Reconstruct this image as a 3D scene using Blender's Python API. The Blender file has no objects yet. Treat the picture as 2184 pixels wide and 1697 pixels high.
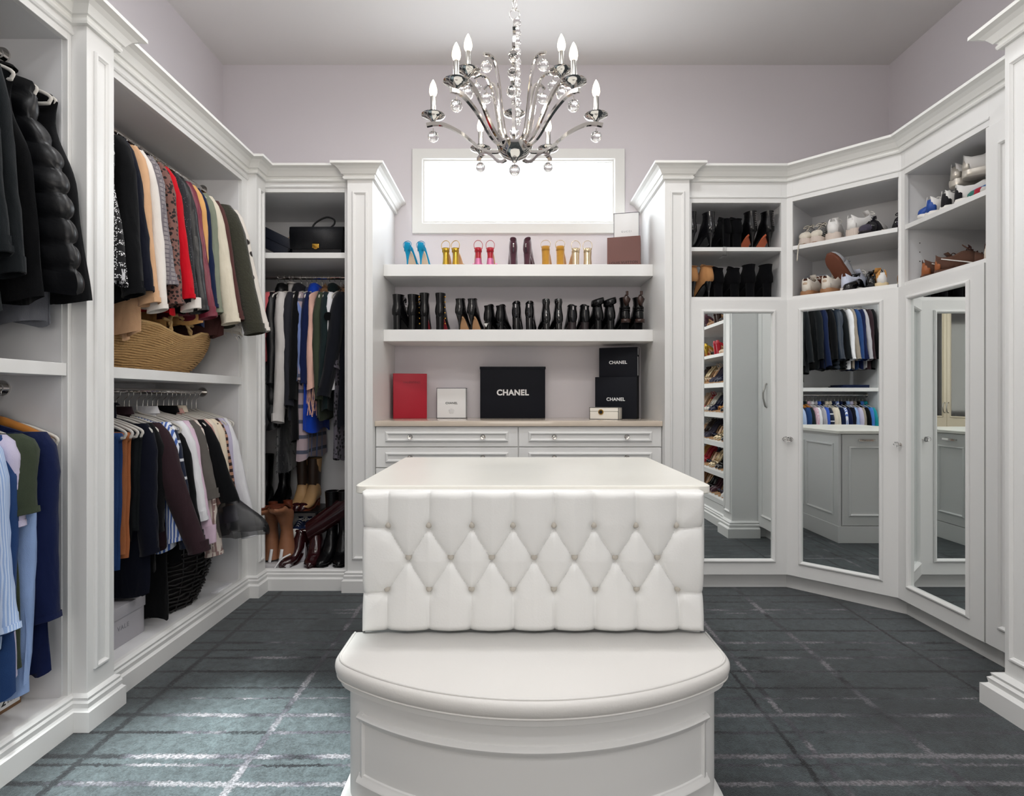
import bpy, bmesh, math, random
from mathutils import Vector, Matrix, noise
random.seed(7)
R = math.radians
SC = bpy.context.scene
COL = SC.collection
# ------------------------------------------------------------------ camera
CAMZ = 1.2
cd = bpy.data.cameras.new('camera'); cam = bpy.data.objects.new('camera', cd); COL.objects.link(cam)
cam.location = (0, 0, CAMZ); cam.rotation_euler = (R(90), 0, 0)
cd.sensor_width = 36; cd.lens = 36 * 1200 / 2184; cd.clip_start = .05
SC.camera = cam
# ------------------------------------------------------------------ light and exposure
w = bpy.data.worlds.new('sky'); SC.world = w; w.use_nodes = True
w.node_tree.nodes['Background'].inputs[0].default_value = (.75, .85, 1, 1)
w.node_tree.nodes['Background'].inputs[1].default_value = 1.5
SC.view_settings.view_transform = 'Standard'; SC.view_settings.look = 'None'
SC.view_settings.gamma = 1; SC.view_settings.use_curve_mapping = False
SC.view_settings.exposure = -0.68
WIN_LIGHT = 16
REAR_FILL = 5.5  # glow of the added window behind the camera
DOWN_W = 11
BULB_W = 5
CEIL = 3.655; YB = 4.15; XL = -2.13; XR = 2.78; YR = -1.7
ADDED_SPOT = (-.98, 1.35)  # place of the added spot over the left carpet
DOWN = [(x, y) for y in (-.7, .75, 2.45) for x in (-.98, .05, 1.15)]  # added ceiling lamps, out of view, to light the room
def area_light(name, loc, rot, size, power, shape='DISK', size_y=None, spread=180, col=(1, 1, 1)):
    l = bpy.data.lights.new(name, 'AREA'); l.shape = shape; l.size = size; l.energy = power; l.color = col
    if size_y: l.size_y = size_y
    l.spread = R(spread)
    o = bpy.data.objects.new(name, l); COL.objects.link(o); o.location = loc; o.rotation_euler = rot
    return o
for _x, _y in DOWN:
    area_light('added_ceiling_light', (_x, _y, CEIL - .022), (0, 0, 0), .2, DOWN_W, 'DISK', None, 165, (.97, .985, 1))
sp = bpy.data.lights.new('added_spot_light', 'SPOT'); sp.energy = 3600; sp.spot_size = R(21); sp.spot_blend = .75; sp.shadow_soft_size = .06; sp.color = (.93, 1, .98)  # added spot that makes the bright carpet patch, not a known fixture
so = bpy.data.objects.new('added_spot_light', sp); COL.objects.link(so); so.location = (ADDED_SPOT[0], ADDED_SPOT[1], CEIL - .03)
so.rotation_euler = (R(6.5), 0, 0)
# ------------------------------------------------------------------ materials
def lin(c):
    return tuple(((v / 255) / 12.92 if v / 255 <= .04045 else ((v / 255 + .055) / 1.055) ** 2.4) for v in c) + (1,)
MATS = {}
def _bsdf(name):
    m = bpy.data.materials.new(name); m.use_nodes = True
    nt = m.node_tree; return m, nt, nt.nodes['Principled BSDF']
def N(nt, t, **kw):
    n = nt.nodes.new(t)
    for k, v in kw.items():
        if k in n.inputs: n.inputs[k].default_value = v
        else: setattr(n, k, v)
    return n
def M(name, col, rough=.5, metal=0, bump=0, bscale=200, var=0, vscale=6, spec=.5, sheen=0, coat=0, trans=0, ior=1.45, emit=0, alpha=1, aniso=None):
    if name in MATS: return MATS[name]
    m, nt, b = _bsdf(name); c = lin(col)
    b.inputs['Base Color'].default_value = c; b.inputs['Roughness'].default_value = rough; b.inputs['Metallic'].default_value = metal
    b.inputs['Specular IOR Level'].default_value = spec; b.inputs['IOR'].default_value = ior
    if sheen: b.inputs['Sheen Weight'].default_value = sheen
    if coat: b.inputs['Coat Weight'].default_value = coat; b.inputs['Coat Roughness'].default_value = .06
    if trans: b.inputs['Transmission Weight'].default_value = trans
    if emit: b.inputs['Emission Color'].default_value = c; b.inputs['Emission Strength'].default_value = emit
    if alpha < 1: b.inputs['Alpha'].default_value = alpha
    L = nt.links.new
    tc = N(nt, 'ShaderNodeTexCoord')
    if var:
        n = N(nt, 'ShaderNodeTexNoise', Scale=vscale, Detail=5.0)
        L(tc.outputs['Object'], n.inputs['Vector'])
        r = N(nt, 'ShaderNodeMix', data_type='RGBA')
        r.inputs[6].default_value = tuple(v * (1 - var) for v in c[:3]) + (1,); r.inputs[7].default_value = tuple(min(1, v * (1 + var)) for v in c[:3]) + (1,)
        L(n.outputs['Fac'], r.inputs[0]); L(r.outputs[2], b.inputs['Base Color'])
    if bump:
        n = N(nt, 'ShaderNodeTexNoise', Scale=bscale, Detail=3.0); L(tc.outputs['Object'], n.inputs['Vector'])
        bp = N(nt, 'ShaderNodeBump', Strength=bump, Distance=.004); L(n.outputs['Fac'], bp.inputs['Height']); L(bp.outputs[0], b.inputs['Normal'])
    MATS[name] = m; return m
def wrinkle(m, strength=.5, sc=13, stretch=.3):
    nt = m.node_tree; L = nt.links.new; b = nt.nodes['Principled BSDF']; tc = N(nt, 'ShaderNodeTexCoord'); mp = N(nt, 'ShaderNodeMapping'); mp.inputs['Scale'].default_value = (1, 1, stretch)
    n = N(nt, 'ShaderNodeTexNoise', Scale=float(sc), Detail=2.5, Distortion=.4); L(tc.outputs['Object'], mp.inputs[0]); L(mp.outputs[0], n.inputs['Vector'])
    bp = N(nt, 'ShaderNodeBump', Strength=strength, Distance=.03); L(n.outputs['Fac'], bp.inputs['Height'])
    if b.inputs['Normal'].is_linked: L(b.inputs['Normal'].links[0].from_socket, bp.inputs['Normal'])
    L(bp.outputs[0], b.inputs['Normal']); return m
def cloth(name, col, rough=.85, var=.12, bump=.35, bscale=420, sheen=.08, vscale=14):
    if name in MATS: return MATS[name]
    return wrinkle(M(name, col, rough, 0, bump, bscale, var, vscale, .12, sheen))
def ramp_mat(name, kind, cols, scale=20, rough=.8, thr=.5, axis=None, bump=.2, soft=.03, dist=0, sheen=.1, metal=0):
    """patterned cloth: kind in stripe, check, spots, blotch; cols = (ground, figure[, third])"""
    if name in MATS: return MATS[name]
    m, nt, b = _bsdf(name); L = nt.links.new
    b.inputs['Roughness'].default_value = rough; b.inputs['Sheen Weight'].default_value = sheen; b.inputs['Specular IOR Level'].default_value = .3; b.inputs['Metallic'].default_value = metal
    tc = N(nt, 'ShaderNodeTexCoord'); vec = tc.outputs['Object']
    def ramp(src, c0, c1, t):
        r = N(nt, 'ShaderNodeValToRGB'); r.color_ramp.elements[0].position = max(0, t - soft); r.color_ramp.elements[1].position = min(1, t + soft)
        r.color_ramp.elements[0].color = c0; r.color_ramp.elements[1].color = c1; L(src, r.inputs[0]); return r.outputs[0]
    def mix(f, a, c):
        x = N(nt, 'ShaderNodeMix', data_type='RGBA'); L(f, x.inputs[0])
        for s, i in ((a, 6), (c, 7)):
            if isinstance(s, tuple): x.inputs[i].default_value = s
            else: L(s, x.inputs[i])
        return x.outputs[2]
    BW = ((0, 0, 0, 1), (1, 1, 1, 1)); C = [lin(c) for c in cols]
    def wave(ax, sc, d=0):
        n = N(nt, 'ShaderNodeTexWave', bands_direction=ax, Scale=sc, Distortion=d); n.inputs['Detail Scale'].default_value = 2; L(vec, n.inputs['Vector']); return n.outputs['Fac']
    if kind == 'stripe':
        out = ramp(wave(axis or 'X', scale, dist), C[0], C[1], thr)
    elif kind == 'check':
        f1 = ramp(wave('X', scale), *BW, thr); f2 = ramp(wave('Z', scale), *BW, thr); f3 = ramp(wave('Y', scale), *BW, thr)
        out = mix(f1, C[0], C[1]); out = mix(f2, out, C[-1]); out = mix(f3, out, C[1])
    elif kind == 'tweed':
        f1 = ramp(wave('X', scale), *BW, thr); f2 = ramp(wave('Z', scale), *BW, thr)
        v = N(nt, 'ShaderNodeTexVoronoi', Scale=170.0); L(vec, v.inputs['Vector']); sp_ = ramp(v.outputs['Distance'], *BW, .42)
        o1 = mix(f1, BW[0], BW[1]); o2 = mix(f2, o1, BW[1]); o3 = mix(sp_, o2, BW[0]); out = mix(o3, C[0], C[1])
    elif kind == 'spots':
        v = N(nt, 'ShaderNodeTexVoronoi', Scale=scale, Randomness=.8); L(vec, v.inputs['Vector'])
        n = N(nt, 'ShaderNodeTexNoise', Scale=scale * 1.7, Detail=2.0); L(vec, n.inputs['Vector'])
        a = N(nt, 'ShaderNodeMath', operation='ADD'); L(v.outputs['Distance'], a.inputs[0])
        s = N(nt, 'ShaderNodeMath', operation='MULTIPLY'); L(n.outputs['Fac'], s.inputs[0]); s.inputs[1].default_value = .35; L(s.outputs[0], a.inputs[1])
        out = ramp(a.outputs[0], C[1], C[0], thr)
        if len(C) > 2: out = mix(ramp(a.outputs[0], BW[1], BW[0], thr - .16), out, C[2])
    elif kind == 'blotch':
        v = N(nt, 'ShaderNodeTexVoronoi', Scale=scale); L(vec, v.inputs['Vector'])
        r = N(nt, 'ShaderNodeValToRGB'); r.color_ramp.interpolation = 'CONSTANT'; L(v.outputs['Color'], r.inputs[0])
        el = r.color_ramp.elements
        while len(el) < len(C): el.new(.5)
        for i, c in enumerate(C): el[i].position = i / len(C); el[i].color = c
        out = r.outputs[0]
    L(out, b.inputs['Base Color'])
    if bump:
        n = N(nt, 'ShaderNodeTexNoise', Scale=380.0, Detail=3.0); L(vec, n.inputs['Vector'])
        bp = N(nt, 'ShaderNodeBump', Strength=bump, Distance=.004); L(n.outputs['Fac'], bp.inputs['Height']); L(bp.outputs[0], b.inputs['Normal'])
    MATS[name] = m; return m
PAINT = M('cabinet_paint', (232, 232, 231), .38, var=.015, vscale=3)
PAINT_IN = M('cabinet_interior', (226, 226, 228), .45)
WALL = M('wall_paint', (222, 217, 221), .8, bump=.05, bscale=250)
CEILM = M('ceiling_paint', (224, 221, 219), .9)
TRIM = M('trim_paint', (234, 234, 231), .4)
STONE = M('cream_quartz', (240, 238, 230), .28, var=.02, vscale=25)
STONE2 = M('beige_marble', (216, 202, 186), .14, var=.05, vscale=12, coat=.3)
CHROME = M('polished_chrome', (225, 222, 218), .08, 1)
NICKEL = M('brushed_nickel', (178, 176, 172), .28, 1)
MIRROR = M('mirror_glass', (238, 242, 241), 0, 1)
CRYSTAL = M('crystal', (255, 255, 255), 0, trans=1, ior=1.5)
LEATHER = M('white_leather', (236, 236, 234), .33, bump=.12, bscale=160, var=.015)
CUSHION = M('cushion_leather', (226, 224, 221), .42, bump=.12, bscale=140, var=.02)
BLACKL = M('black_leather', (7, 7, 9), .26, bump=.15, bscale=180, spec=.38, coat=.06)
BLACKP = M('black_patent', (6, 6, 9), .1, coat=.6)
BLACKS = M('black_suede', (8, 8, 11), .95, sheen=.04, bump=.3, bscale=500, spec=.1)
GOLD = M('gold_metal', (220, 172, 78), .22, 1)
WHITE = M('white_rubber', (236, 234, 229), .5)
WOOD = M('hanger_wood', (190, 125, 58), .4, var=.15, vscale=20)
VELVET = M('velvet_hanger_grey', (205, 201, 194), .85, sheen=.3)
# ------------------------------------------------------------------ mesh helpers
WM = {}
def setp(o, label=None, cat=None, group=None, kind=None):
    if label: o['label'] = label
    if cat: o['category'] = cat
    if group: o['group'] = group
    if kind: o['kind'] = kind
    return o
def thing(name, label, cat, loc=(0, 0, 0), rz=0, group=None, kind=None):
    o = bpy.data.objects.new(name, None); o.empty_display_size = .05; COL.objects.link(o)
    o.location = loc; o.rotation_euler = (0, 0, rz); setp(o, label, cat, group, kind)
    WM[o.name] = Matrix.Translation(loc) @ Matrix.Rotation(rz, 4, 'Z'); return o
def copy_tree(o, parent=None):
    c = o.copy(); COL.objects.link(c); c.parent = parent
    if parent is not None: c.matrix_parent_inverse = o.matrix_parent_inverse
    for ch in list(o.children): copy_tree(ch, c)
    return c
def place(o, loc, rz=0, rx=0, ry=0, s=1):
    o.location = loc; o.rotation_euler = (rx, ry, rz)
    o.scale = (s, s, s) if not isinstance(s, tuple) else s; return o
class MB:
    def __init__(s, T=None): s.v = []; s.f = []; s.T = T
    def add(s, vs, fs):
        k = len(s.v); s.v += [Vector(p) for p in vs]; s.f += [tuple(i + k for i in f) for f in fs]; return s
    def box(s, x0, x1, y0, y1, z0, z1, c=0):
        if x0 > x1: x0, x1 = x1, x0
        if y0 > y1: y0, y1 = y1, y0
        if not c:
            return s.add([(x, y, z) for z in (z0, z1) for y in (y0, y1) for x in (x0, x1)],
                         [(0, 2, 3, 1), (4, 5, 7, 6), (0, 1, 5, 4), (2, 6, 7, 3), (0, 4, 6, 2), (1, 3, 7, 5)])
        ctr = Vector(((x0 + x1) / 2, (y0 + y1) / 2, (z0 + z1) / 2)); h = Vector(((x1 - x0) / 2, (y1 - y0) / 2, (z1 - z0) / 2)); c = min(c, min(h) * .9)
        bm = bmesh.new(); bmesh.ops.create_cube(bm, size=2)
        for v in bm.verts: v.co = Vector((v.co.x * h.x, v.co.y * h.y, v.co.z * h.z)) + ctr
        bmesh.ops.bevel(bm, geom=bm.edges[:], offset=c, segments=2, affect='EDGES', profile=.6)
        bm.verts.index_update(); s.add([v.co.copy() for v in bm.verts], [tuple(v.index for v in f.verts) for f in bm.faces]); bm.free(); return s
    def loft(s, rings, closed=True, cap0=False, cap1=False):
        n = len(rings[0]); vs = [p for r in rings for p in r]; fs = []
        for i in range(len(rings) - 1):
            for j in range(n if closed else n - 1):
                a = i * n + j; b = i * n + (j + 1) % n; fs.append((a, b, b + n, a + n))
        if cap0: fs.append(tuple(range(n - 1, -1, -1)))
        if cap1: fs.append(tuple((len(rings) - 1) * n + j for j in range(n)))
        return s.add(vs, fs)
    def tube(s, path, r, seg=8, cap=True, flat=1, up=None):
        path = [Vector(p) for p in path]; n = len(path); rings = []
        rr = r if isinstance(r, (list, tuple)) else [r] * n
        t0 = (path[1] - path[0]).normalized()
        ref = Vector(up) if up else (Vector((0, 0, 1)) if abs(t0.z) < .9 else Vector((1, 0, 0)))
        u = t0.cross(ref).normalized(); 
        for i, p in enumerate(path):
            t = (path[min(i + 1, n - 1)] - path[max(i - 1, 0)]).normalized()
            u = (u - t * u.dot(t)).normalized(); w_ = t.cross(u)
            rings.append([p + (u * math.cos(2 * math.pi * k / seg + math.pi / seg) + w_ * flat * math.sin(2 * math.pi * k / seg + math.pi / seg)) * rr[i] for k in range(seg)])
        return s.loft(rings, True, cap, cap)
    def lathe(s, prof, ctr=(0, 0, 0), seg=20, cap=True):
        c = Vector(ctr)
        rings = [[c + Vector((r * math.cos(2 * math.pi * k / seg), r * math.sin(2 * math.pi * k / seg), z)) for k in range(seg)] for r, z in prof]
        return s.loft(rings, True, cap, cap)
    def sphere(s, ctr, r, seg=16, rows=10, sz=1):
        return s.lathe([(max(1e-4, r * math.sin(math.pi * i / rows)), -r * sz * math.cos(math.pi * i / rows)) for i in range(rows + 1)], ctr, seg)
    def frame(s, o, u, v, n, w_, h, prof):
        """mitred moulding around a w x h rectangle with corner o; prof = [(inset, rise)]"""
        o, u, v, n = Vector(o), Vector(u), Vector(v), Vector(n); vs = []; fs = []; k = len(prof)
        for (a, b) in prof:
            for (p, q) in ((a, a), (w_ - a, a), (w_ - a, h - a), (a, h - a)): vs.append(o + u * p + v * q + n * b)
        for i in range(k - 1):
            for j in range(4):
                a = i * 4 + j; b = i * 4 + (j + 1) % 4; fs.append((a, b, b + 4, a + 4))
        return s.add(vs, fs)
    def sweep(s, path, prof, closed=False):
        """path in plan (x,y), outward = right of travel; prof = [(out, z)]"""
        P = [Vector((p[0], p[1])) for p in path]; n = len(P); rings = []
        for i in range(n):
            d0 = (P[i] - P[i - 1]).normalized() if (i > 0 or closed) else None
            d1 = (P[(i + 1) % n] - P[i]).normalized() if (i < n - 1 or closed) else None
            d0 = d0 or d1; d1 = d1 or d0
            n0 = Vector((d0.y, -d0.x)); n1 = Vector((d1.y, -d1.x)); m = (n0 + n1)
            m = m / max(.2, (1 + n0.dot(n1)))
            rings.append([(P[i].x + m.x * a, P[i].y + m.y * a, z) for a, z in prof])
        if closed: rings.append(rings[0])
        return s.loft(rings, True, not closed, not closed)
    def build(s, name, mat, parent=None, smooth=False, bevel=0, label=None, cat=None, group=None, kind=None, sub=0, solid=0):
        me = bpy.data.meshes.new(name); vs = s.v
        if s.T is not None: vs = [s.T @ p for p in vs]
        if parent is not None: inv = WM.get(parent.name, Matrix()).inverted(); vs = [inv @ p for p in vs]; loc = None
        else:
            xs = [p.x for p in vs]; ys = [p.y for p in vs]; zs = [p.z for p in vs]
            loc = Vector(((min(xs) + max(xs)) / 2, (min(ys) + max(ys)) / 2, min(zs))); vs = [p - loc for p in vs]
        me.from_pydata([tuple(p) for p in vs], [], s.f)
        bm = bmesh.new(); bm.from_mesh(me); bmesh.ops.recalc_face_normals(bm, faces=bm.faces); bm.to_mesh(me); bm.free()
        me.materials.append(mat); o = bpy.data.objects.new(name, me); COL.objects.link(o)
        if smooth is not False and smooth:
            me.polygons.foreach_set('use_smooth', [True] * len(me.polygons))
            if smooth is not True: me.set_sharp_from_angle(angle=R(smooth))
        if parent is not None: o.parent = parent; WM[o.name] = WM.get(parent.name, Matrix())
        else: o.location = loc; WM[o.name] = Matrix.Translation(loc)
        if bevel:
            b = o.modifiers.new('bevel', 'BEVEL'); b.width = bevel; b.segments = 2; b.limit_method = 'ANGLE'; b.angle_limit = R(40)
        if solid:
            b = o.modifiers.new('thickness', 'SOLIDIFY'); b.thickness = solid; b.offset = -1
        if sub:
            b = o.modifiers.new('smooth', 'SUBSURF'); b.levels = sub; b.render_levels = sub
        return setp(o, label, cat, group, kind)
def bx(name, mat, parent, x0, x1, y0, y1, z0, z1, bevel=0, c=0, **kw):
    return MB().box(x0, x1, y0, y1, z0, z1, c).build(name, mat, parent, bevel=bevel, smooth=(35 if c else False), **kw)
def frameT(o, u):
    """matrix: local x along u, local y into the cabinet (left of u), local z up"""
    u = Vector((u[0], u[1], 0)).normalized(); nn = Vector((-u.y, u.x, 0))
    return Matrix(((u.x, nn.x, 0, o[0]), (u.y, nn.y, 0, o[1]), (0, 0, 1, o[2] if len(o) > 2 else 0), (0, 0, 0, 1)))
def text(body, size, mat, parent, T, depth=.001, bold=0, name='lettering', spacing=1, squash=1):
    c = bpy.data.curves.new(name, 'FONT'); c.body = body; c.size = size; c.align_x = 'CENTER'; c.align_y = 'CENTER'; c.extrude = depth; c.offset = bold; c.space_character = spacing
    t = bpy.data.objects.new(name, c); me = bpy.data.meshes.new_from_object(t); bpy.data.objects.remove(t); bpy.data.curves.remove(c)
    me.name = name; inv = WM.get(parent.name, Matrix()).inverted() if parent is not None else Matrix()
    me.transform(inv @ T @ Matrix.Diagonal((squash, 1, 1, 1))); me.materials.clear(); me.materials.append(mat)
    o = bpy.data.objects.new(name, me); COL.objects.link(o)
    if parent is not None: o.parent = parent
    return o
FACE_CAM = Matrix.Rotation(R(90), 4, 'X')       # text plane that faces -Y
# ================================================================== room shell
def carpet():
    m, nt, b = _bsdf('carpet'); L = nt.links.new; MATS['carpet'] = m
    b.inputs['Roughness'].default_value = .95; b.inputs['Specular IOR Level'].default_value = .1; b.inputs['Sheen Weight'].default_value = .3; b.inputs['Sheen Roughness'].default_value = .4
    tc = N(nt, 'ShaderNodeTexCoord'); sx = N(nt, 'ShaderNodeSeparateXYZ'); L(tc.outputs['Object'], sx.inputs[0])
    def mth(op, a, c):
        n = N(nt, 'ShaderNodeMath', operation=op)
        for i, v in enumerate((a, c)):
            if isinstance(v, (int, float)): n.inputs[i].default_value = v
            else: L(v, n.inputs[i])
        return n.outputs[0]
    def noi(sc, det=3, dist=0):
        n = N(nt, 'ShaderNodeTexNoise', Scale=float(sc), Detail=float(det), Distortion=float(dist)); L(tc.outputs['Object'], n.inputs['Vector']); return n.outputs['Fac']
    wob = mth('MULTIPLY', mth('SUBTRACT', noi(70, 5), .5), .034); wob2 = mth('MULTIPLY', mth('SUBTRACT', noi(2, 2), .5), .02); wob = mth('ADD', wob, wob2)
    xs = mth('ADD', sx.outputs[0], wob); ys = mth('ADD', sx.outputs[1], wob)
    YL = [(3.42, .010), (3.31, .008), (3.19, .012), (3.14, .008), (3.06, .008), (2.9, .01), (2.76, .013), (2.68, .008), (2.6, .012), (2.47, .01), (2.33, .008), (2.25, .006), (2.13, .013), (2.02, .009), (1.885, .014), (1.84, .007), (1.75, .013),
          (1.62, .008), (1.5, .012), (1.36, .008), (1.2, .012), (1.07, .008), (.9, .01), (.7, .012), (.5, .008), (.3, .012), (.1, .01), (-.2, .012), (-.5, .01), (-.8, .012), (-1.2, .01)]
    XLn = [(-1.43, .014), (-.87, .014), (-.3, .012), (.35, .012), (.96, .01), (1.025, .012), (1.41, .016), (1.91, .009)]
    acc = None; pos = None; neg = None
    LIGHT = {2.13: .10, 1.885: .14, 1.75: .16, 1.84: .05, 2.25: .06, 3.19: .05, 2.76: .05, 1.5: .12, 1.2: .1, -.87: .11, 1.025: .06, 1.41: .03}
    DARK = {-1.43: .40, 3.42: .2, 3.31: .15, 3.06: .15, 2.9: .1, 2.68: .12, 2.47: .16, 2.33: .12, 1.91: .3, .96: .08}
    for src, lst in ((ys, YL), (xs, XLn)):
        for c, wd in lst:
            d = mth('ABSOLUTE', mth('SUBTRACT', src, c), 0); mr = N(nt, 'ShaderNodeMapRange'); L(d, mr.inputs[0])
            mr.inputs[1].default_value = wd * .6; mr.inputs[2].default_value = wd * 1.15; mr.inputs[3].default_value = 1; mr.inputs[4].default_value = 0
            o = mr.outputs[0]; acc = o if acc is None else mth('MAXIMUM', acc, o)
            if c in LIGHT: q = mth('MULTIPLY', o, LIGHT[c]); pos = q if pos is None else mth('MAXIMUM', pos, q)
            if c in DARK: q = mth('MULTIPLY', o, DARK[c]); neg = q if neg is None else mth('MAXIMUM', neg, q)
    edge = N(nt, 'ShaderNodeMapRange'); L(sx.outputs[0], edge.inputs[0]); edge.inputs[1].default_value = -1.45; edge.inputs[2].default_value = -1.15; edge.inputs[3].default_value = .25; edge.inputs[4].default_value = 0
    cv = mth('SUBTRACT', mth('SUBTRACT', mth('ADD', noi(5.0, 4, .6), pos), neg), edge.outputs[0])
    fade = N(nt, 'ShaderNodeMapRange'); L(noi(3.3, 2), fade.inputs[0]); fade.inputs[1].default_value = .38; fade.inputs[2].default_value = .58; fade.inputs[3].default_value = .75
    acc = mth('MULTIPLY', mth('MULTIPLY', acc, mth('GREATER_THAN', noi(95, 4), .37)), fade.outputs[0])
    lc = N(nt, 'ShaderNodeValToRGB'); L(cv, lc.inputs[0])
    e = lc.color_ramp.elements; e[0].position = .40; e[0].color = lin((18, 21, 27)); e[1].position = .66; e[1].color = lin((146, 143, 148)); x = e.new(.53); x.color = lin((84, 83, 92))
    spk = N(nt, 'ShaderNodeMix', data_type='RGBA', blend_type='MULTIPLY'); spk.inputs[0].default_value = .55; L(lc.outputs[0], spk.inputs[6])
    sr = N(nt, 'ShaderNodeValToRGB'); L(noi(110, 4), sr.inputs[0]); sr.color_ramp.elements[0].position = .4; sr.color_ramp.elements[1].position = .6; L(sr.outputs[0], spk.inputs[7])
    g = N(nt, 'ShaderNodeValToRGB'); L(noi(1.6, 6, .6), g.inputs[0])
    e = g.color_ramp.elements; e[0].position = .3; e[0].color = lin((48, 54, 57)); e[1].position = .7; e[1].color = lin((74, 83, 86))
    pile = N(nt, 'ShaderNodeMix', data_type='RGBA', blend_type='OVERLAY'); pile.inputs[0].default_value = .42; L(g.outputs[0], pile.inputs[6]); pr_ = N(nt, 'ShaderNodeMapRange'); L(mth('ADD', mth('MULTIPLY', noi(28, 4, .8), .5), mth('MULTIPLY', noi(130, 4), .5)), pr_.inputs[0]); pr_.inputs[1].default_value = .36; pr_.inputs[2].default_value = .64; L(pr_.outputs[0], pile.inputs[7])
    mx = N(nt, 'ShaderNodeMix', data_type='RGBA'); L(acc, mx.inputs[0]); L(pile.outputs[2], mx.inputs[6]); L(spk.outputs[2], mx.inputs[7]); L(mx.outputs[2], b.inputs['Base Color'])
    bp = N(nt, 'ShaderNodeBump', Strength=.9, Distance=.006); L(noi(300, 3), bp.inputs['Height']); L(bp.outputs[0], b.inputs['Normal'])
    return m
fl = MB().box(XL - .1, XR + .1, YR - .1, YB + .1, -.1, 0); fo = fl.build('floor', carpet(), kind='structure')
fo.data.transform(Matrix.Translation(fo.location)); fo.location = (0, 0, 0)
setp(fo, 'dark blue grey carpet with irregular light and dark crossing lines', 'carpet')
bx('ceiling', CEILM, None, XL - .1, XR + .1, YR - .1, YB + .1, CEIL, CEIL + .1, kind='structure', label='plain pale grey painted ceiling', cat='ceiling')
bx('wall_left', WALL, None, XL - .1, XL, YR, YB, 0, CEIL, kind='structure', label='lavender grey painted wall above the hanging wardrobes', cat='wall')
bx('wall_right', WALL, None, XR, XR + .1, YR, YB, 0, CEIL, kind='structure', label='lavender grey painted wall above the mirrored shoe cabinets', cat='wall')
RX0, RX1, RZ0, RZ1 = -.75, .95, 1.0, 2.35
wb = MB(); wb.box(XL - .1, RX0, YR - .1, YR, 0, CEIL); wb.box(RX1, XR + .1, YR - .1, YR, 0, CEIL); wb.box(RX0, RX1, YR - .1, YR, 0, RZ0); wb.box(RX0, RX1, YR - .1, YR, RZ1, CEIL)
wb.build('wall_rear', WALL, kind='structure', label='plain lavender grey wall opposite the window', cat='wall')
WX0, WX1, WZ0, WZ1 = -.648, .742, 2.495, 2.945
wb = MB(); wb.box(XL - .1, WX0, YB, YB + .1, 0, CEIL); wb.box(WX1, XR + .1, YB, YB + .1, 0, CEIL); wb.box(WX0, WX1, YB, YB + .1, 0, WZ0); wb.box(WX0, WX1, YB, YB + .1, WZ1, CEIL)
wb.build('wall_back', WALL, kind='structure', label='lavender grey painted wall with the wide window in it', cat='wall')
wn = thing('window_1', 'wide low window with frosted bright glass and flat white casing', 'window', ((WX0 + WX1) / 2, YB, WZ0), kind='structure')
o_ = (-.733, YB, 2.408)
MB().frame(o_, (1, 0, 0), (0, 0, 1), (0, -1, 0), 1.562, .622, [(0, -.01), (0, .02), (.003, .024), (.072, .024), (.078, .018), (.08, .012), (.09, .012), (.09, -.02)]).build('window_casing', TRIM, wn)
MB().frame((WX0, YB + .03, WZ0), (1, 0, 0), (0, 0, 1), (0, -1, 0), WX1 - WX0, WZ1 - WZ0, [(0, -.03), (0, .035), (.012, .03), (.02, .0), (.02, -.03)]).build('sash', TRIM, wn)
PANE = M('frosted_pane', (240, 248, 255), .4, emit=WIN_LIGHT)
bx('pane', PANE, wn, WX0 + .01, WX1 - .01, YB + .035, YB + .042, WZ0 + .01, WZ1 - .01)
wn = thing('added_rear_window', 'bright frosted fill window added in the plain wall opposite the boot shelves', 'window', ((RX0 + RX1) / 2, YR, RZ0), kind='structure')  # added behind the camera as fill for cubbies and wardrobes
MB().frame((RX1 + .09, YR, RZ0 - .09), (-1, 0, 0), (0, 0, 1), (0, 1, 0), RX1 - RX0 + .18, RZ1 - RZ0 + .18, [(0, -.01), (0, .024), (.08, .024), (.09, .012), (.09, -.02)]).build('window_casing', TRIM, wn)
bx('mullion', TRIM, wn, .085, .115, YR - .04, YR + .004, RZ0, RZ1)
bx('pane', M('rear_fill_pane', (255, 250, 243), .4, emit=REAR_FILL), wn, RX0 - .01, RX1 + .01, YR - .042, YR - .035, RZ0 - .01, RZ1 + .01)
for i, (x, y) in enumerate(DOWN + [ADDED_SPOT]):  # housings for the added ceiling lamps and spot
    t = thing('added_downlight', 'round white ceiling downlight added out of view as fill over the carpet', 'light', (x, y, CEIL - .02), group='added ceiling downlights')
    MB().lathe([(.135, .0), (.135, .02), (.105, .02), (.105, .008), (.11, .0)], (x, y, CEIL - .02), 28, False).build('trim_ring', TRIM, t, smooth=40)
    MB().lathe([(.105, .012), (.105, .018)], (x, y, CEIL - .02), 28).build('diffuser', M('added_lamp_diffuser', (255, 247, 238), .5, emit=4), t)
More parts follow.
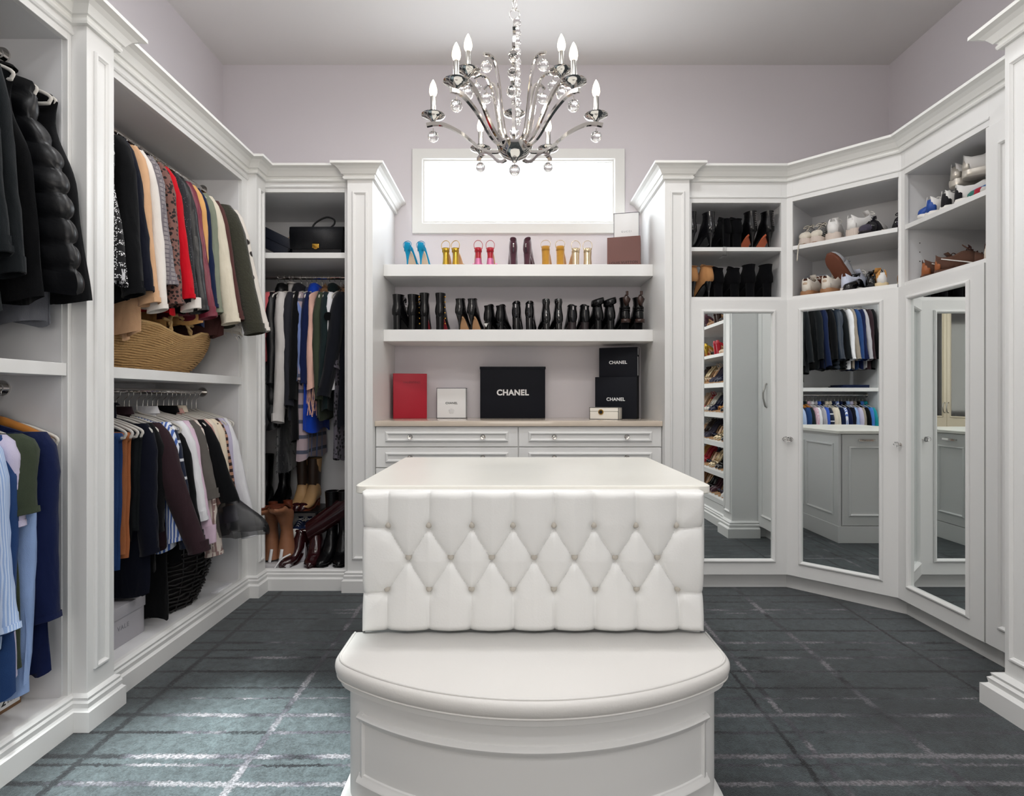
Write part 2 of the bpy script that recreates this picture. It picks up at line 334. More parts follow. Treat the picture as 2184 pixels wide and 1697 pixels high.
# ================================================================== cabinets
XF = -1.60      # left bay faces
def base_prof(h=.12, p=0): return [(-.02 + p, 0), (.028 + p, 0), (.028 + p, .072), (.022 + p, .076), (.018 + p, .082), (.02 + p, .1), (.014 + p, .108), (.016 + p, .118), (.010 + p, .124), (0 + p, .128), (-.02 + p, .128)]
CROWN = [(-.03, 2.551), (.014, 2.551), (.018, 2.558), (.018, 2.566), (.012, 2.571), (.016, 2.577), (.024, 2.580), (.030, 2.590), (.040, 2.605), (.056, 2.618), (.072, 2.624), (.078, 2.626), (.078, 2.640), (-.03, 2.640)]
PPROF = [(0, 0), (0, .006), (.004, .011), (.010, .011), (.014, .006), (.018, .003), (.018, 0)]
DPROF = [(0, 0), (0, .006), (.006, .012), (.012, .013), (.018, .007), (.020, 0), (.024, -.006)]
def pilaster(label, T, w_, d, z1=2.56, side=None):
    """local: x 0..w along face, y 0 at face going in"""
    o = T @ Vector((w_ / 2, d / 2, 0)); t = thing('pilaster', label, 'pilaster', o, group='panelled pilasters')
    MB(T).box(0, w_, 0, d, 0, z1).build('post', PAINT, t, bevel=.002)
    m = .032
    MB(T).frame((m, 0, .2), (1, 0, 0), (0, 0, 1), (0, -1, 0), w_ - 2 * m, z1 - .28, PPROF).build('panel_moulding', PAINT, t)
    b = MB(T); b.sweep([(0, d), (0, 0), (w_, 0), (w_, d)], [(a, z) for a, z in base_prof()])
    b.build('plinth', PAINT, t)
    return t
def rodset(parent, p0, p1, r=.013):
    MB().tube([p0, p1], r, 14).build('clothes_rod', CHROME, parent, smooth=40)
    d = (Vector(p1) - Vector(p0)).normalized()
    for p, s in ((p0, 1), (p1, -1)):
        a = Vector(p); MB().tube([a, a + d * s * .006], .028, 18).build('rod_flange', CHROME, parent, smooth=40)
        MB().tube([a, a + d * s * .022], .018, 16).build('rod_socket', CHROME, parent, smooth=40)
def left_bay(label, y0, y1, s0, s1, shelves=((1.28, 1.325),), rods=(2.43, 1.235)):
    """opening y0+s0 .. y1-s1 on the left wall"""
    t = thing('wardrobe', label, 'wardrobe', ((XF + XL) / 2, (y0 + y1) / 2, 0)); a, b = y0 + s0, y1 - s1; bk = XL + .02
    bx('back_panel', PAINT_IN, t, XL + .002, bk, y0, y1, .0, 2.6)
    bx('side_panel', PAINT_IN, t, bk, XF - .02, y0, a, 0, 2.6); bx('side_panel', PAINT_IN, t, bk, XF - .02, b, y1, 0, 2.6)
    bx('stile', PAINT, t, XF - .02, XF, y0, a - .004, .0, 2.6, bevel=.0015); bx('stile', PAINT, t, XF - .02, XF, b + .004, y1, .0, 2.6, bevel=.0015)
    bx('top_rail', PAINT, t, XF - .02, XF, a - .004, b + .004, 2.49, 2.6, bevel=.0015); bx('top_panel', PAINT_IN, t, bk, XF - .02, a, b, 2.49, 2.6)
    bx('bottom_panel', PAINT_IN, t, bk, XF - .002, a, b, 0, .122)
    MB().sweep([(XF, y0), (XF, y1)], [(.0, 2.515), (.006, 2.517), (.010, 2.523), (.006, 2.53), (.003, 2.551), (0, 2.551)]).build('bead_moulding', PAINT, t)
    MB().sweep([(XF, y0), (XF, y1)], base_prof()).build('plinth', PAINT, t)
    for z0, z1 in shelves: bx('shelf', PAINT, t, bk, XF - .001, a, b, z0, z1, bevel=.0015)
    for z in rods: rodset(t, (-1.83, a, z), (-1.83, b, z))
    return t
left_bay('open hanging wardrobe with jackets above a row of shirts on a low rod', .72, 2.045, .06, .022)
left_bay('open hanging wardrobe with a straw basket on its middle shelf', 2.185, 3.50, .045, .17)
pilaster('panelled pilaster between the two hanging wardrobes', frameT((XF + .055, 2.045), (0, 1)), .14, .12)
pilaster('slim panelled pilaster in the inside corner by the handbag wardrobe', frameT((XF + .055, 3.40), (0, 1)), .125, .06)
# glazed cabinet behind the camera on the left wall (seen in the mirrors)
t = thing('glazed_cabinet', 'cream cabinet with dark curtained glass doors opposite the mirrored doors', 'cabinet', (-1.86, -.2, 0))
bx('body', PAINT_IN, t, XL + .01, XF - .02, -1.0, .72, 0, 2.6)
CREAM = M('cream_lacquer', (206, 192, 168), .35)
DARKG = M('dark_curtain_glass', (44, 40, 38), .15, bump=.1, bscale=12, coat=.4)
for k in range(4):
    ya = -.98 + k * .42
    d = bx('door', CREAM, t, XF - .02, XF, ya, ya + .415, .14, 2.48, bevel=.002)
    bx('glass', DARKG, d, XF - .002, XF + .003, ya + .07, ya + .345, .95, 2.40)
    MB().frame((XF, ya + .06, .94), (0, 1, 0), (0, 0, 1), (1, 0, 0), .295, 1.47, PPROF).build('moulding', CREAM, d)
    yh = ya + (.385 if k % 2 == 0 else .03)
    MB().tube([(XF, yh, 1.0), (XF + .02, yh, 1.01), (XF + .03, yh, 1.07), (XF + .02, yh, 1.13), (XF, yh, 1.14)], .006, 8).build('handle', NICKEL, d, smooth=True)
MB().sweep([(XF, -1.0), (XF, .72)], base_prof()).build('plinth', PAINT, t)
# back left wardrobe
YF = 3.53
t = thing('wardrobe', 'narrow open wardrobe with a black handbag on its top shelf', 'wardrobe', (-1.3, 3.83, 0)); WARD3 = t
x0, x1 = -1.56, -1.05
bx('back_panel', PAINT_IN, t, -1.95, -1.02, YB - .02, YB - .002, 0, 2.6)
bx('side_panel', PAINT_IN, t, -1.97, -1.95, YF + .02, YB - .02, 0, 2.6); bx('side_panel', PAINT_IN, t, x1 + .004, -1.024, YF + .01, YB - .02, 0, 2.6)
bx('stile', PAINT, t, -1.60, x0, YF, YF + .02, 0, 2.6, bevel=.0015); bx('stile', PAINT, t, x1, -1.022, YF, YF + .02, 0, 2.6, bevel=.0015)
bx('top_rail', PAINT, t, x0, x1, YF, YF + .02, 2.49, 2.6, bevel=.0015); bx('top_panel', PAINT_IN, t, -1.95, x1, YF + .02, YB - .02, 2.49, 2.52)
bx('bottom_panel', PAINT_IN, t, -1.95, x1, YF + .002, YB - .02, 0, .122)
bx('shelf', PAINT, t, -1.95, x1 + .003, YF + .012, YB - .02, 2.08, 2.115, bevel=.0015)
MB().sweep([(-1.6, YF), (-1.022, YF)], base_prof()).build('plinth', PAINT, t)
MB().sweep([(-1.56, YF), (-1.022, YF)], [(.0, 2.515), (.006, 2.517), (.010, 2.523), (.006, 2.53), (.003, 2.551), (0, 2.551)]).build('bead_moulding', PAINT, t)
rodset(t, (-1.95, 3.84, 2.02), (x1 + .004, 3.84, 2.02))
PLX, PRX = -.864, .948
pilaster('panelled pilaster to one side of the shelves, next to the handbag wardrobe', frameT((-1.022, 3.49), (1, 0)), PLX + 1.022, YB - 3.494)
pilaster('panelled pilaster to one side of the shelves, next to the mirrored shoe cabinets', frameT((PRX, 3.49), (1, 0)), .154, YB - 3.494)
# crown: one run each side
cl = MB().sweep([(XF, YR + .01), (XF, 2.041), (XF + .055, 2.041), (XF + .055, 2.189), (XF, 2.189), (XF, 3.395), (XF + .055, 3.395), (XF + .055, YF - .005), (-1.026, YF - .005), (-1.026, 3.486), (PLX + .003, 3.486), (PLX + .003, YB - .002)], CROWN)
cl.build('trim_1', TRIM, kind='structure', label='white crown moulding along the tops of the hanging wardrobes', cat='crown moulding')
CA, CB = (1.724, YF), (2.148, 3.106)
cr = MB().sweep([(PRX - .003, YB - .002), (PRX - .003, 3.486), (1.106, 3.486), (1.106, YF), CA, CB, (2.148, 2.175)], CROWN)
cr.build('trim_2', TRIM, kind='structure', label='white crown moulding along the tops of the mirrored shoe cabinets', cat='crown moulding')
cr = MB().sweep([(2.148, 2.173), (1.90, 2.173), (1.90, YR + .01)], CROWN)
cr.build('trim_3', TRIM, kind='structure', label='white crown moulding over the tall shoe rack and its pilaster', cat='crown moulding')
# ---- mirrored shoe cabinets
def knob(parent, T, x, z, r=.016):
    MB(T).tube([(x, 0, z), (x, -.004, z)], .011, 12).build('knob_plate', CHROME, parent, smooth=40)
    MB(T).tube([(x, 0, z), (x, -.018, z)], .005, 8).build('knob_stem', CHROME, parent, smooth=40)
    k = MB(T); k.tube([(x, -.016, z), (x, -.020, z), (x, -.030, z), (x, -.036, z)], [r * .6, r, r, r * .55], 9); k.build('crystal_knob', CRYSTAL, parent)
def mirror_cab(label, T, w_, depth, sl, sr, knob_x, dl=.004, dr=.004, ml=.09, mr=.095):
    t = thing('shoe_cabinet', label, 'cabinet', T @ Vector((w_ / 2, depth / 2, 0))); B = lambda n, m, *a, **k: MB(T).box(*a).build(n, m, t, **k)
    z0, z1 = 1.822, 2.424
    B('side_panel', PAINT_IN, 0, .018, .02, depth, .1, 2.6); B('side_panel', PAINT_IN, w_ - .018, w_, .02, depth, .1, 2.6)
    B('back_panel', PAINT_IN, .018, w_ - .018, depth - .015, depth, .1, 2.6)
    B('stile', PAINT, 0, sl, 0, .02, .1, 2.6); B('stile', PAINT, w_ - sr, w_, 0, .02, .1, 2.6)
    B('frieze', PAINT, sl, w_ - sr, 0, .02, z1, 2.6, bevel=.001); B('top_panel', PAINT_IN, .018, w_ - .018, .02, depth - .015, z1, z1 + .02)
    B('shelf', PAINT, .018, w_ - .018, .0 + .004, depth - .015, 2.122, 2.147, bevel=.001)
    B('cubby_floor', PAINT, .018, w_ - .018, 0.002, depth - .015, z0 - .022, z0 + .012, bevel=.001)
    MB(T).sweep([(0, 0), (w_, 0)], [(0, 2.452), (.005, 2.454), (.007, 2.459), (.003, 2.465), (0, 2.466)]).build('bead_moulding', PAINT, t)
    B('recessed_plinth', PAINT, -.02 if sl > .026 else 0, w_ + .02, .045, .06, 0, .1)
    B('cabinet_body', PAINT_IN, .018, w_ - .018, .02, .04, .1, z0 - .022)
    zb, zt = .1, z0 - .012
    mx0, mx1, mz0, mz1 = ml, w_ - mr, .19, 1.735
    d = MB(T); d.box(dl, mx0, -.022, 0, zb, zt); d.box(mx1, w_ - dr, -.022, 0, zb, zt); d.box(mx0, mx1, -.022, 0, zb, mz0); d.box(mx0, mx1, -.022, 0, mz1, zt)
    door = d.build('door', PAINT, t)
    MB(T).box(mx0 - .001, mx1 + .001, -.013, -.008, mz0 - .001, mz1 + .001).build('mirror', MIRROR, door)
    MB(T).frame((mx0 - .014, -.022, mz0 - .014), (1, 0, 0), (0, 0, 1), (0, -1, 0), mx1 - mx0 + .028, mz1 - mz0 + .028, DPROF[:-1] + [(.020, -.01)]).build('mirror_moulding', PAINT, door)
    knob(door, T @ Matrix.Translation((0, -.022, 0)), knob_x, .945)
    return t
T1 = frameT((1.102, YF), (1, 0)); W1 = CA[0] - 1.102
mirror_cab('mirrored shoe cabinet with high heeled ankle boots above, next to the pilaster', T1, W1, .45, .025, .035, W1 - .03)
T2 = frameT(CA, (1, -1)); W2 = .6
mirror_cab('mirrored corner shoe cabinet with sneakers and flats above', T2, W2, .44, .034, .012, .035)
T3 = frameT(CB, (0, -1)); W3 = 3.106 - 2.53
mirror_cab('mirrored shoe cabinet with white and brown sneakers above', T3, W3, .55, .028, .004, .03)
for T in (T1, T2, T3):      # adjustable shelf pin holes
    pass
# narrow panelled cabinet and pilaster
t = thing('tall_cabinet', 'narrow tall panelled cabinet with a curved handle beside the mirrored sneaker cabinet', 'cabinet', (2.4, 2.35, 0)); T4 = frameT((2.148, 2.53), (0, -1)); w4 = .36
MB(T4).box(0, w4, .0, .55, .1, 2.6).build('body', PAINT, t); MB(T4).box(.0205, w4, .045, .06, 0, .1).build('recessed_plinth', PAINT, t)
d = MB(T4).box(.004, w4 - .004, -.022, 0, .1, 2.41).build('door', PAINT, t, bevel=.002)
MB(T4).frame((.07, -.022, .19), (1, 0, 0), (0, 0, 1), (0, -1, 0), w4 - .14, 2.13, DPROF).build('panel_moulding', PAINT, d)
MB(T4).tube([(.19, -.022, 1.12), (.19, -.035, 1.13), (.19, -.052, 1.2), (.19, -.052, 1.24), (.19, -.035, 1.31), (.19, -.022, 1.32)], .007, 8).build('curved_handle', NICKEL, d, smooth=True)
TP = frameT((1.90, 2.17), (0, -1))
t = thing('pilaster', 'deep panelled pilaster projecting between the tall cabinet and the shoe rack', 'pilaster', (2.3, 2.08, 0), group='panelled pilasters')
MB().box(1.90, 2.7, 1.98, 2.17, 0, 2.56).build('post', PAINT, t, bevel=.002)
MB(TP).frame((.022, 0, .2), (1, 0, 0), (0, 0, 1), (0, -1, 0), .146, 2.28, PPROF).build('panel_moulding', PAINT, t)
MB().sweep([(2.125, 2.17), (1.90, 2.17), (1.90, 1.98)], [(a * 1.9 if a > 0 else a, z * 1.08) for a, z in base_prof()]).build('plinth', PAINT, t)
# shoe rack behind the pilaster (seen in the first mirror)
t = thing('shoe_rack', 'open shoe rack with slanted shelves full of heels and flats, seen in the mirror', 'shoe rack', (2.2, 1.4, 0)); RACK = t
RX = 1.95
bx('side_panel', PAINT_IN, t, RX, 2.7, .6, .63, 0, 2.55); bx('back_panel', PAINT_IN, t, 2.40, 2.42, .63, 1.98, 0, 2.55); bx('base', PAINT, t, RX, 2.4, .63, 1.98, 0, .2)
MB().sweep([(RX, 1.975), (RX, .6)], base_prof()).build('plinth', PAINT, t)
RACKZ = [.235, .49, .77, 1.045, 1.33, 1.62, 1.92, 2.22]
for i, z in enumerate(RACKZ):
    rise = .15 if i < 5 else 0
    m = MB(); m.add([(RX, y, z + dz) for y in (.63, 1.98) for dz in (0, -.03)] + [(2.4, y, z + rise + dz) for y in (.63, 1.98) for dz in (0, -.03)], [(0, 1, 3, 2), (4, 6, 7, 5), (0, 2, 6, 4), (1, 5, 7, 3), (0, 4, 5, 1), (2, 3, 7, 6)])
    m.build('shelf', PAINT, t)
    if rise: bx('shoe_ledge', PAINT, t, RX - .004, RX + .01, .63, 1.98, z - .03, z + .012)
bx('top_rail', PAINT, t, RX, RX + .02, .6, 1.98, 2.46, 2.6)
bx('stile', PAINT, t, 1.90, RX + .02, -1.69, .62, 0, 2.6)
# ---- drawer chest, worktop and floating shelves between the pilasters
t = thing('drawer_chest', 'built in chest with two columns of panelled drawers and glass knobs', 'drawers', (.04, 3.85, 0))
bx('body', PAINT, t, PLX, PRX, 3.575, YB - .004, .0, 1.022)
xm = (1105.5 - 1092) / 1200 * 3.55
for (xa, xb) in ((PLX + .004, xm - .003), (xm + .003, PRX - .004)):
    for k, (za, zb) in enumerate(((.893, 1.018), (.762, .887), (.56, .756), (.35, .554), (.13, .344))):
        d = bx('drawer', PAINT, t, xa, xb, 3.555, 3.576, za, zb, bevel=.002)
        MB().frame((xa + .06, 3.556, za + .03), (1, 0, 0), (0, 0, 1), (0, -1, 0), xb - xa - .12, zb - za - .06, DPROF).build('panel_moulding', PAINT, d)
        for kx in ((xa + xb) / 2 - .228, (xa + xb) / 2 + .228): knob(d, frameT((kx, 3.555), (1, 0)), 0, (za + zb) / 2, .017)
bx('plinth', PAINT, t, PLX, PRX, 3.565, 3.58, 0, .13)
bx('worktop', STONE2, None, PLX + .001, PRX - .001, 3.535, YB - .002, 1.022, 1.055, c=.004, label='beige marble worktop with boxes on it above the drawers', cat='worktop')
for zt, lb in ((2.098, 'thick floating shelf carrying colourful heeled sandals under the window'), (1.66, 'thick floating shelf carrying black ankle boots above the boxes')):
    bx('floating_shelf', PAINT, None, PLX + .0005, PRX - .0005, 3.78, YB - .001, zt - .079, zt, bevel=.002, label=lb, cat='shelf', group='floating shelves')
# ================================================================== island
IX0, IX1, IY0, IY1, IH = -.455, .582, 1.745, 2.535, .905
isl = thing('island', 'white panelled dresser island standing on the carpet under the chandelier', 'island', (.065, 2.14, 0))
bx('carcass', PAINT, isl, IX0 + .02, IX1 - .02, IY0, IY1 - .02, .0, IH)
bx('skirting', PAINT, isl, IX0 - .004, IX1 + .004, IY0 + .01, IY1 + .004, 0, .14, bevel=.002)
bp = bx('back_panel', PAINT, isl, IX0, IX1, IY1 - .02, IY1, .14, IH)
for xa, xb in ((IX0 + .07, .045), (.085, IX1 - .07)):
    MB().frame((xa, IY1, .22), (1, 0, 0), (0, 0, 1), (0, 1, 0), xb - xa, .60, DPROF).build('panel_moulding', PAINT, bp)
for za, zb in ((.145, .375), (.381, .612), (.618, .90)):
    d = bx('drawer', PAINT, isl, IX0 - .004, IX0 + .02, IY0 + .012, IY1 - .03, za, zb, bevel=.002)
    MB().frame((IX0 - .004, IY0 + .07, za + .035), (0, 1, 0), (0, 0, 1), (-1, 0, 0), IY1 - IY0 - .16, zb - za - .07, DPROF).build('panel_moulding', PAINT, d)
    MB().tube([(IX0 - .004, 2.06, (za + zb) / 2), (IX0 - .025, 2.08, (za + zb) / 2), (IX0 - .025, 2.20, (za + zb) / 2), (IX0 - .004, 2.22, (za + zb) / 2)], .006, 8).build('handle', CHROME, d, smooth=True)
for ya, yb in ((IY1 - .41, IY1 - .03), (IY0 + .01, IY1 - .416)):
    d = bx('hamper_door', PAINT, isl, IX1 - .02, IX1 + .004, ya, yb, .145, .90, bevel=.002)
    MB().frame((IX1 + .004, ya + .05, .22), (0, 1, 0), (0, 0, 1), (1, 0, 0), yb - ya - .1, .58, DPROF).build('panel_moulding', PAINT, d)
    ym = (ya + yb) / 2; h = MB(); h.box(IX1 + .022, IX1 + .032, ym - .07, ym + .07, .842, .862, .004); h.box(IX1, IX1 + .024, ym - .062, ym - .05, .845, .859); h.box(IX1, IX1 + .024, ym + .05, ym + .062, .845, .859)
    h.build('bar_handle', CHROME, d, smooth=35)
def round_rect(x0, x1, y0, y1, r, n=5):
    pts = []
    for cx, cy, a in ((x1 - r, y1 - r, 0), (x0 + r, y1 - r, 90), (x0 + r, y0 + r, 180), (x1 - r, y0 + r, 270)):
        pts += [(cx + r * math.cos(R(a + 90 * i / n)), cy + r * math.sin(R(a + 90 * i / n))) for i in range(n + 1)]
    return pts
rings = []
for ins, z in ((.003, IH), (0, IH + .003), (0, .928), (.003, .931)):
    rings.append([(x, y, z) for x, y in round_rect(-.485 + ins, .615 - ins, 1.73 + ins, 2.56 - ins, .025)])
MB().loft(rings, True, True, True).build('island_worktop', STONE, smooth=30, label='glossy cream stone worktop on the island', cat='worktop')
# ================================================================== tufted backrest
TX0, TX1, TZ0, TZ1, TY = -.448, .574, .503, .920, 1.69
def px2u(x): return (x - 1092) / 1200 * 1.655
def px2z(y): return 1.2 - (y - 848) / 1200 * 1.655
tb = [(px2u(x), px2z(1131)) for x in (823, 911, 1005, 1094, 1183, 1270, 1361, 1449)]
mbn = [(px2u(x), px2z(1200)) for x in (867, 959, 1048, 1140, 1228, 1316, 1408)]
bb = [(px2u(x), px2z(1269)) for x in (820, 912, 1004, 1094, 1183, 1273, 1363, 1452)]
segs = []
for i, p in enumerate(tb):
    segs.append((p, (p[0] + .004 * math.sin(i * 2.1), TZ1 + .02), .8))
for i, p in enumerate(bb): segs.append((p, (p[0] + .004 * math.cos(i * 1.7), TZ0 - .02), .8))
for i, p in enumerate(mbn):
    for q in (tb[i], tb[i + 1], bb[i], bb[i + 1]): segs.append((p, q, 1))
for p, xe in ((tb[0], TX0 - .02), (tb[-1], TX1 + .02), (bb[0], TX0 - .02), (bb[-1], TX1 + .02)): segs.append((p, (xe, p[1] + (.006 if p in tb else -.004)), .8))
def sdist(px, pz, a, b):
    dx, dz = b[0] - a[0], b[1] - a[1]; t = max(0, min(1, ((px - a[0]) * dx + (pz - a[1]) * dz) / (dx * dx + dz * dz)))
    sag = .0  # straight creases
    return math.hypot(px - a[0] - t * dx, pz - a[1] - t * dz)
def puff(x, z):
    d = 9
    for a, b, s_ in segs:
        if abs(a[0] - x) > .16 and abs(b[0] - x) > .16: continue
        d = min(d, sdist(x, z, a, b))
    r = min(math.hypot(x - q[0], z - q[1]) for q in tb + mbn + bb)
    h = .007 * (1 - math.exp(-d / .005)) + .010 * (1 - math.exp(-d / .028)) + .003 * (1 - math.exp(-(d / .05) ** 2))
    h -= .013 * math.exp(-(r / .017) ** 2)
    e = min(x - TX0, TX1 - x, z - TZ0, TZ1 - z)
    rr = .02
    if e < rr: h -= (rr - math.sqrt(max(0, rr * rr - (rr - e) ** 2))) * 1.0
    h += .0008 * noise.noise((x * 20, z * 20, 1.3))
    return h
nx, nz = 300, 126; vs = []
for j in range(nz + 1):
    for i in range(nx + 1):
        x = TX0 + (TX1 - TX0) * i / nx; z = TZ0 + (TZ1 - TZ0) * j / nz
        vs.append((x, TY - .006 - puff(x, z), z))
fs = [(j * (nx + 1) + i, j * (nx + 1) + i + 1, (j + 1) * (nx + 1) + i + 1, (j + 1) * (nx + 1) + i) for j in range(nz) for i in range(nx)]
bk = thing('tufted_backrest', 'white leather backrest with deep diamond tufting fixed to the island', 'backrest', (.063, TY, TZ0))
m = MB().add(vs, fs)
per = [i for i in range(nx + 1)] + [j * (nx + 1) + nx for j in range(1, nz + 1)] + [nz * (nx + 1) + i for i in range(nx - 1, -1, -1)] + [j * (nx + 1) for j in range(nz - 1, 0, -1)]
k = len(m.v); m.v += [Vector((m.v[i].x, 1.742, m.v[i].z)) for i in per]
m.f += [(per[i], per[(i + 1) % len(per)], k + (i + 1) % len(per), k + i) for i in range(len(per))]
m.build('upholstery', LEATHER, bk, smooth=50)
bt = None
for (x, z) in tb + mbn + bb:
    if bt is None:
        bt = MB().lathe([(.001, .0075), (.005, .0068), (.0085, .004), (.0095, 0), (.009, -.004)], (0, 0, 0), 14, True); bt.T = Matrix.Rotation(R(90), 4, 'X')
        b0 = bt.build('button', M('button_leather', (196, 190, 180), .45), None, smooth=True); b0.location = (0, 0, 0)
        # rebuild around its own centre
        o = b0
    else: o = b0.copy(); COL.objects.link(o)
    o.parent = bk; o.location = Vector((x, TY - .008 - puff(x, z) - .009, z)) - bk.location
# ================================================================== bench
BCX = .055; BW = .527; BYB = 1.68; BYS = 1.50; BYF = 1.302
def d_outline(off=0, n=40):
    """convex D outline, counter clockwise from back right"""
    hw = BW; sag = BYS - BYF; rad = (hw * hw + sag * sag) / (2 * sag); cy = BYF + rad
    a0 = math.asin(hw / rad); pts = [(BCX - hw, BYB), (BCX - hw, BYS)]
    arc = [(BCX + rad * math.sin(-a0 + 2 * a0 * i / n), cy - rad * math.cos(-a0 + 2 * a0 * i / n)) for i in range(n + 1)]
    base = [(BCX - hw, BYB)] + arc + [(BCX + hw, BYB)]
    # round the two front corners
    def rnd(P, idx, r):
        a, b, c = Vector(P[idx - 1]), Vector(P[idx]), Vector(P[idx + 1]); d0 = (a - b).normalized(); d1 = (c - b).normalized()
        return [tuple(b + d0 * r * (1 - t) ** 2 + d1 * r * t ** 2) for t in [i / 6 for i in range(7)]]
    k = 2
    left = rnd([base[0], base[1], base[1 + k]], 1, .05); right = rnd([base[-2 - k], base[-2], base[-1]], 1, .05)
    P = [base[0]] + left + base[1 + k:-2 - k + 1] + right + [base[-1]]
    out = []
    for i in range(len(P)):
        p = Vector(P[i]); a = Vector(P[i - 1]) if i > 0 else None; c = Vector(P[i + 1]) if i < len(P) - 1 else None
        d = ((c - p).normalized() if c is not None else Vector((0, 0))) + ((p - a).normalized() if a is not None else Vector((0, 0)))
        d.normalize(); nn = Vector((d.y, -d.x)) * -1       # outward is left of travel here
        nn = Vector((d.y, -d.x))
        if nn.dot(p - Vector((BCX, BYB))) < 0: nn = -nn
        out.append((p.x + nn.x * off, p.y + nn.y * off))
    return out
def slab(mb, prof):
    mb.loft([[(x, y if True else y, z) for x, y in d_outline(o)] for o, z in prof], True, True, True); return mb
be = thing('bench', 'curved white painted bench base with a panelled front below the cushion', 'bench', (BCX, 1.5, 0))
slab(MB(), [(-.03, 0), (-.03, .44)]).build('body', PAINT, be, smooth=30)
slab(MB(), [(-.012, .432), (-.006, .436), (-.006, .452), (-.01, .455)]).build('seat_board', PAINT, be, smooth=30)
slab(MB(), [(.0, 0), (.0, .105), (-.004, .115), (-.014, .122), (-.03, .135)]).build('plinth', PAINT, be, smooth=30)
def arc_pts(off, xa, xb, n=36):
    sag = BYS - BYF; rad = (BW * BW + sag * sag) / (2 * sag); cy = BYF + rad; r = rad + off; out = []
    for i in range(n + 1):
        x = xa + (xb - xa) * i / n; out.append((x, cy - math.sqrt(r * r - (x - BCX) ** 2)))
    return out
mo = MB(); xa, xb = BCX - .455, BCX + .455; za, zb = .19, .375; pr = [(0, 0), (.008, .002), (.014, .008), (.012, .014), (.006, .02), (.004, .026), (0, .028)]
mo.sweep(arc_pts(-.03, xa, xb), [(a, zb - z) for a, z in pr]); mo.sweep(arc_pts(-.03, xa, xb), [(a, za + z) for a, z in pr])
for xe, s_ in ((xa, 1), (xb, -1)):
    y = arc_pts(-.03, xe, xe + s_ * .026, 2); 
    mo.loft([[(y[0][0] + s_ * b * 1.0, y[0][1] - a - abs(b) * .0, z) for a, b in pr] for z in (za, zb)], True, True, True)
mo.build('panel_moulding', PAINT, be, smooth=35)
cu = thing('seat_cushion', 'white leather seat cushion with piped edge on the curved bench', 'cushion', (BCX, 1.5, .453))
slab(MB(), [(-.02, .453), (-.004, .454), (.004, .459), (.008, .468), (.010, .478), (.009, .488), (.004, .496), (-.004, .4995), (-.012, .501)]).build('cover', CUSHION, cu, smooth=True)
MB().tube([(x, y, .4995) for x, y in d_outline(-.004)], .0036, 8).build('piping', CUSHION, cu, smooth=True)
MB().tube([(x, y, .457) for x, y in d_outline(.003)], .003, 8).build('piping', CUSHION, cu, smooth=True)
# ================================================================== chandelier
CX, CY = .010, 2.15
ch = thing('chandelier', 'polished nickel chandelier with crystal balls and candle bulbs hanging over the island', 'chandelier', (CX, CY, 2.07))
def P3(r, phi, z): return (CX + r * math.cos(R(phi)), CY - r * math.sin(R(phi)), z)
BULB = M('bulb_glow', (255, 236, 206), .3, emit=3.2)
FIL = M('bulb_glass', (255, 250, 240), .02, trans=1, ior=1.2)
def ball(parent, p, r=.0205, drop=.012):
    MB().sphere(p, r, 20, 14).build('crystal_ball', CRYSTAL, parent, smooth=True)
    MB().tube([(p[0], p[1], p[2] + r - .002), (p[0], p[1], p[2] + r + drop)], .0016, 6).build('ball_hook', CHROME, parent)
def smooth_path(pts, n=6):
    out = []; P = [Vector(p) for p in pts]; P = [P[0] * 2 - P[1]] + P + [P[-1] * 2 - P[-2]]
    for i in range(1, len(P) - 2):
        for k in range(n):
            t = k / n; a, b, c, d = P[i - 1], P[i], P[i + 1], P[i + 2]
            out.append(.5 * ((2 * b) + (c - a) * t + (2 * a - 5 * b + 4 * c - d) * t * t + (3 * b - a - 3 * c + d) * t ** 3))
    return out + [P[-2]]
def candle(parent, r, phi, z):
    p = P3(r, phi, z)
    MB().lathe([(.003, 0), (.008, .004), (.013, .012), (.03, .020), (.043, .026), (.045, .029), (.040, .0285), (.026, .024), (.013, .020), (.0125, .027), (.0105, .03)], p, 24).build('drip_cup', CHROME, parent, smooth=45)
    MB().lathe([(.0102, .028), (.0102, .098), (.009, .1)], p, 14).build('candle_sleeve', NICKEL, parent, smooth=45)
    MB().lathe([(.006, .1), (.012, .106), (.0155, .118), (.0145, .130), (.0105, .145), (.005, .157), (.0008, .164)], p, 14).build('bulb', BULB, parent, smooth=True)
    l = bpy.data.lights.new('candle_light', 'POINT'); l.energy = BULB_W; l.shadow_soft_size = .02; l.color = (1, .93, .84)
    o = bpy.data.objects.new('candle_light', l); COL.objects.link(o); o.location = (p[0], p[1], p[2] + .19)
    ball(parent, (p[0], p[1], z - .052))
for phi in (2, 178, 50, 130, -62, -118):
    a = MB(); pts = smooth_path([P3(.03, phi, 2.150), P3(.075, phi, 2.138), P3(.13, phi, 2.150), P3(.20, phi, 2.205), P3(.26, phi, 2.236), P3(.30, phi, 2.242), P3(.335, phi, 2.236)])
    a.tube(pts, [.0065 + .003 * (i / len(pts)) for i in range(len(pts))], 4, up=(0, 0, 1)); arm = a.build('arm', CHROME, ch, smooth=30); candle(arm, .31, phi, 2.245)
for phi in (32, 148, -90):
    pts = smooth_path([P3(.03, phi, 2.155), P3(.06, phi, 2.165), P3(.10, phi, 2.21), P3(.145, phi, 2.29), P3(.185, phi, 2.343), P3(.22, phi, 2.355)])
    arm = MB().tube(pts, .0085, 4, up=(0, 0, 1)).build('arm', CHROME, ch, smooth=30); candle(arm, .2, phi, 2.358)
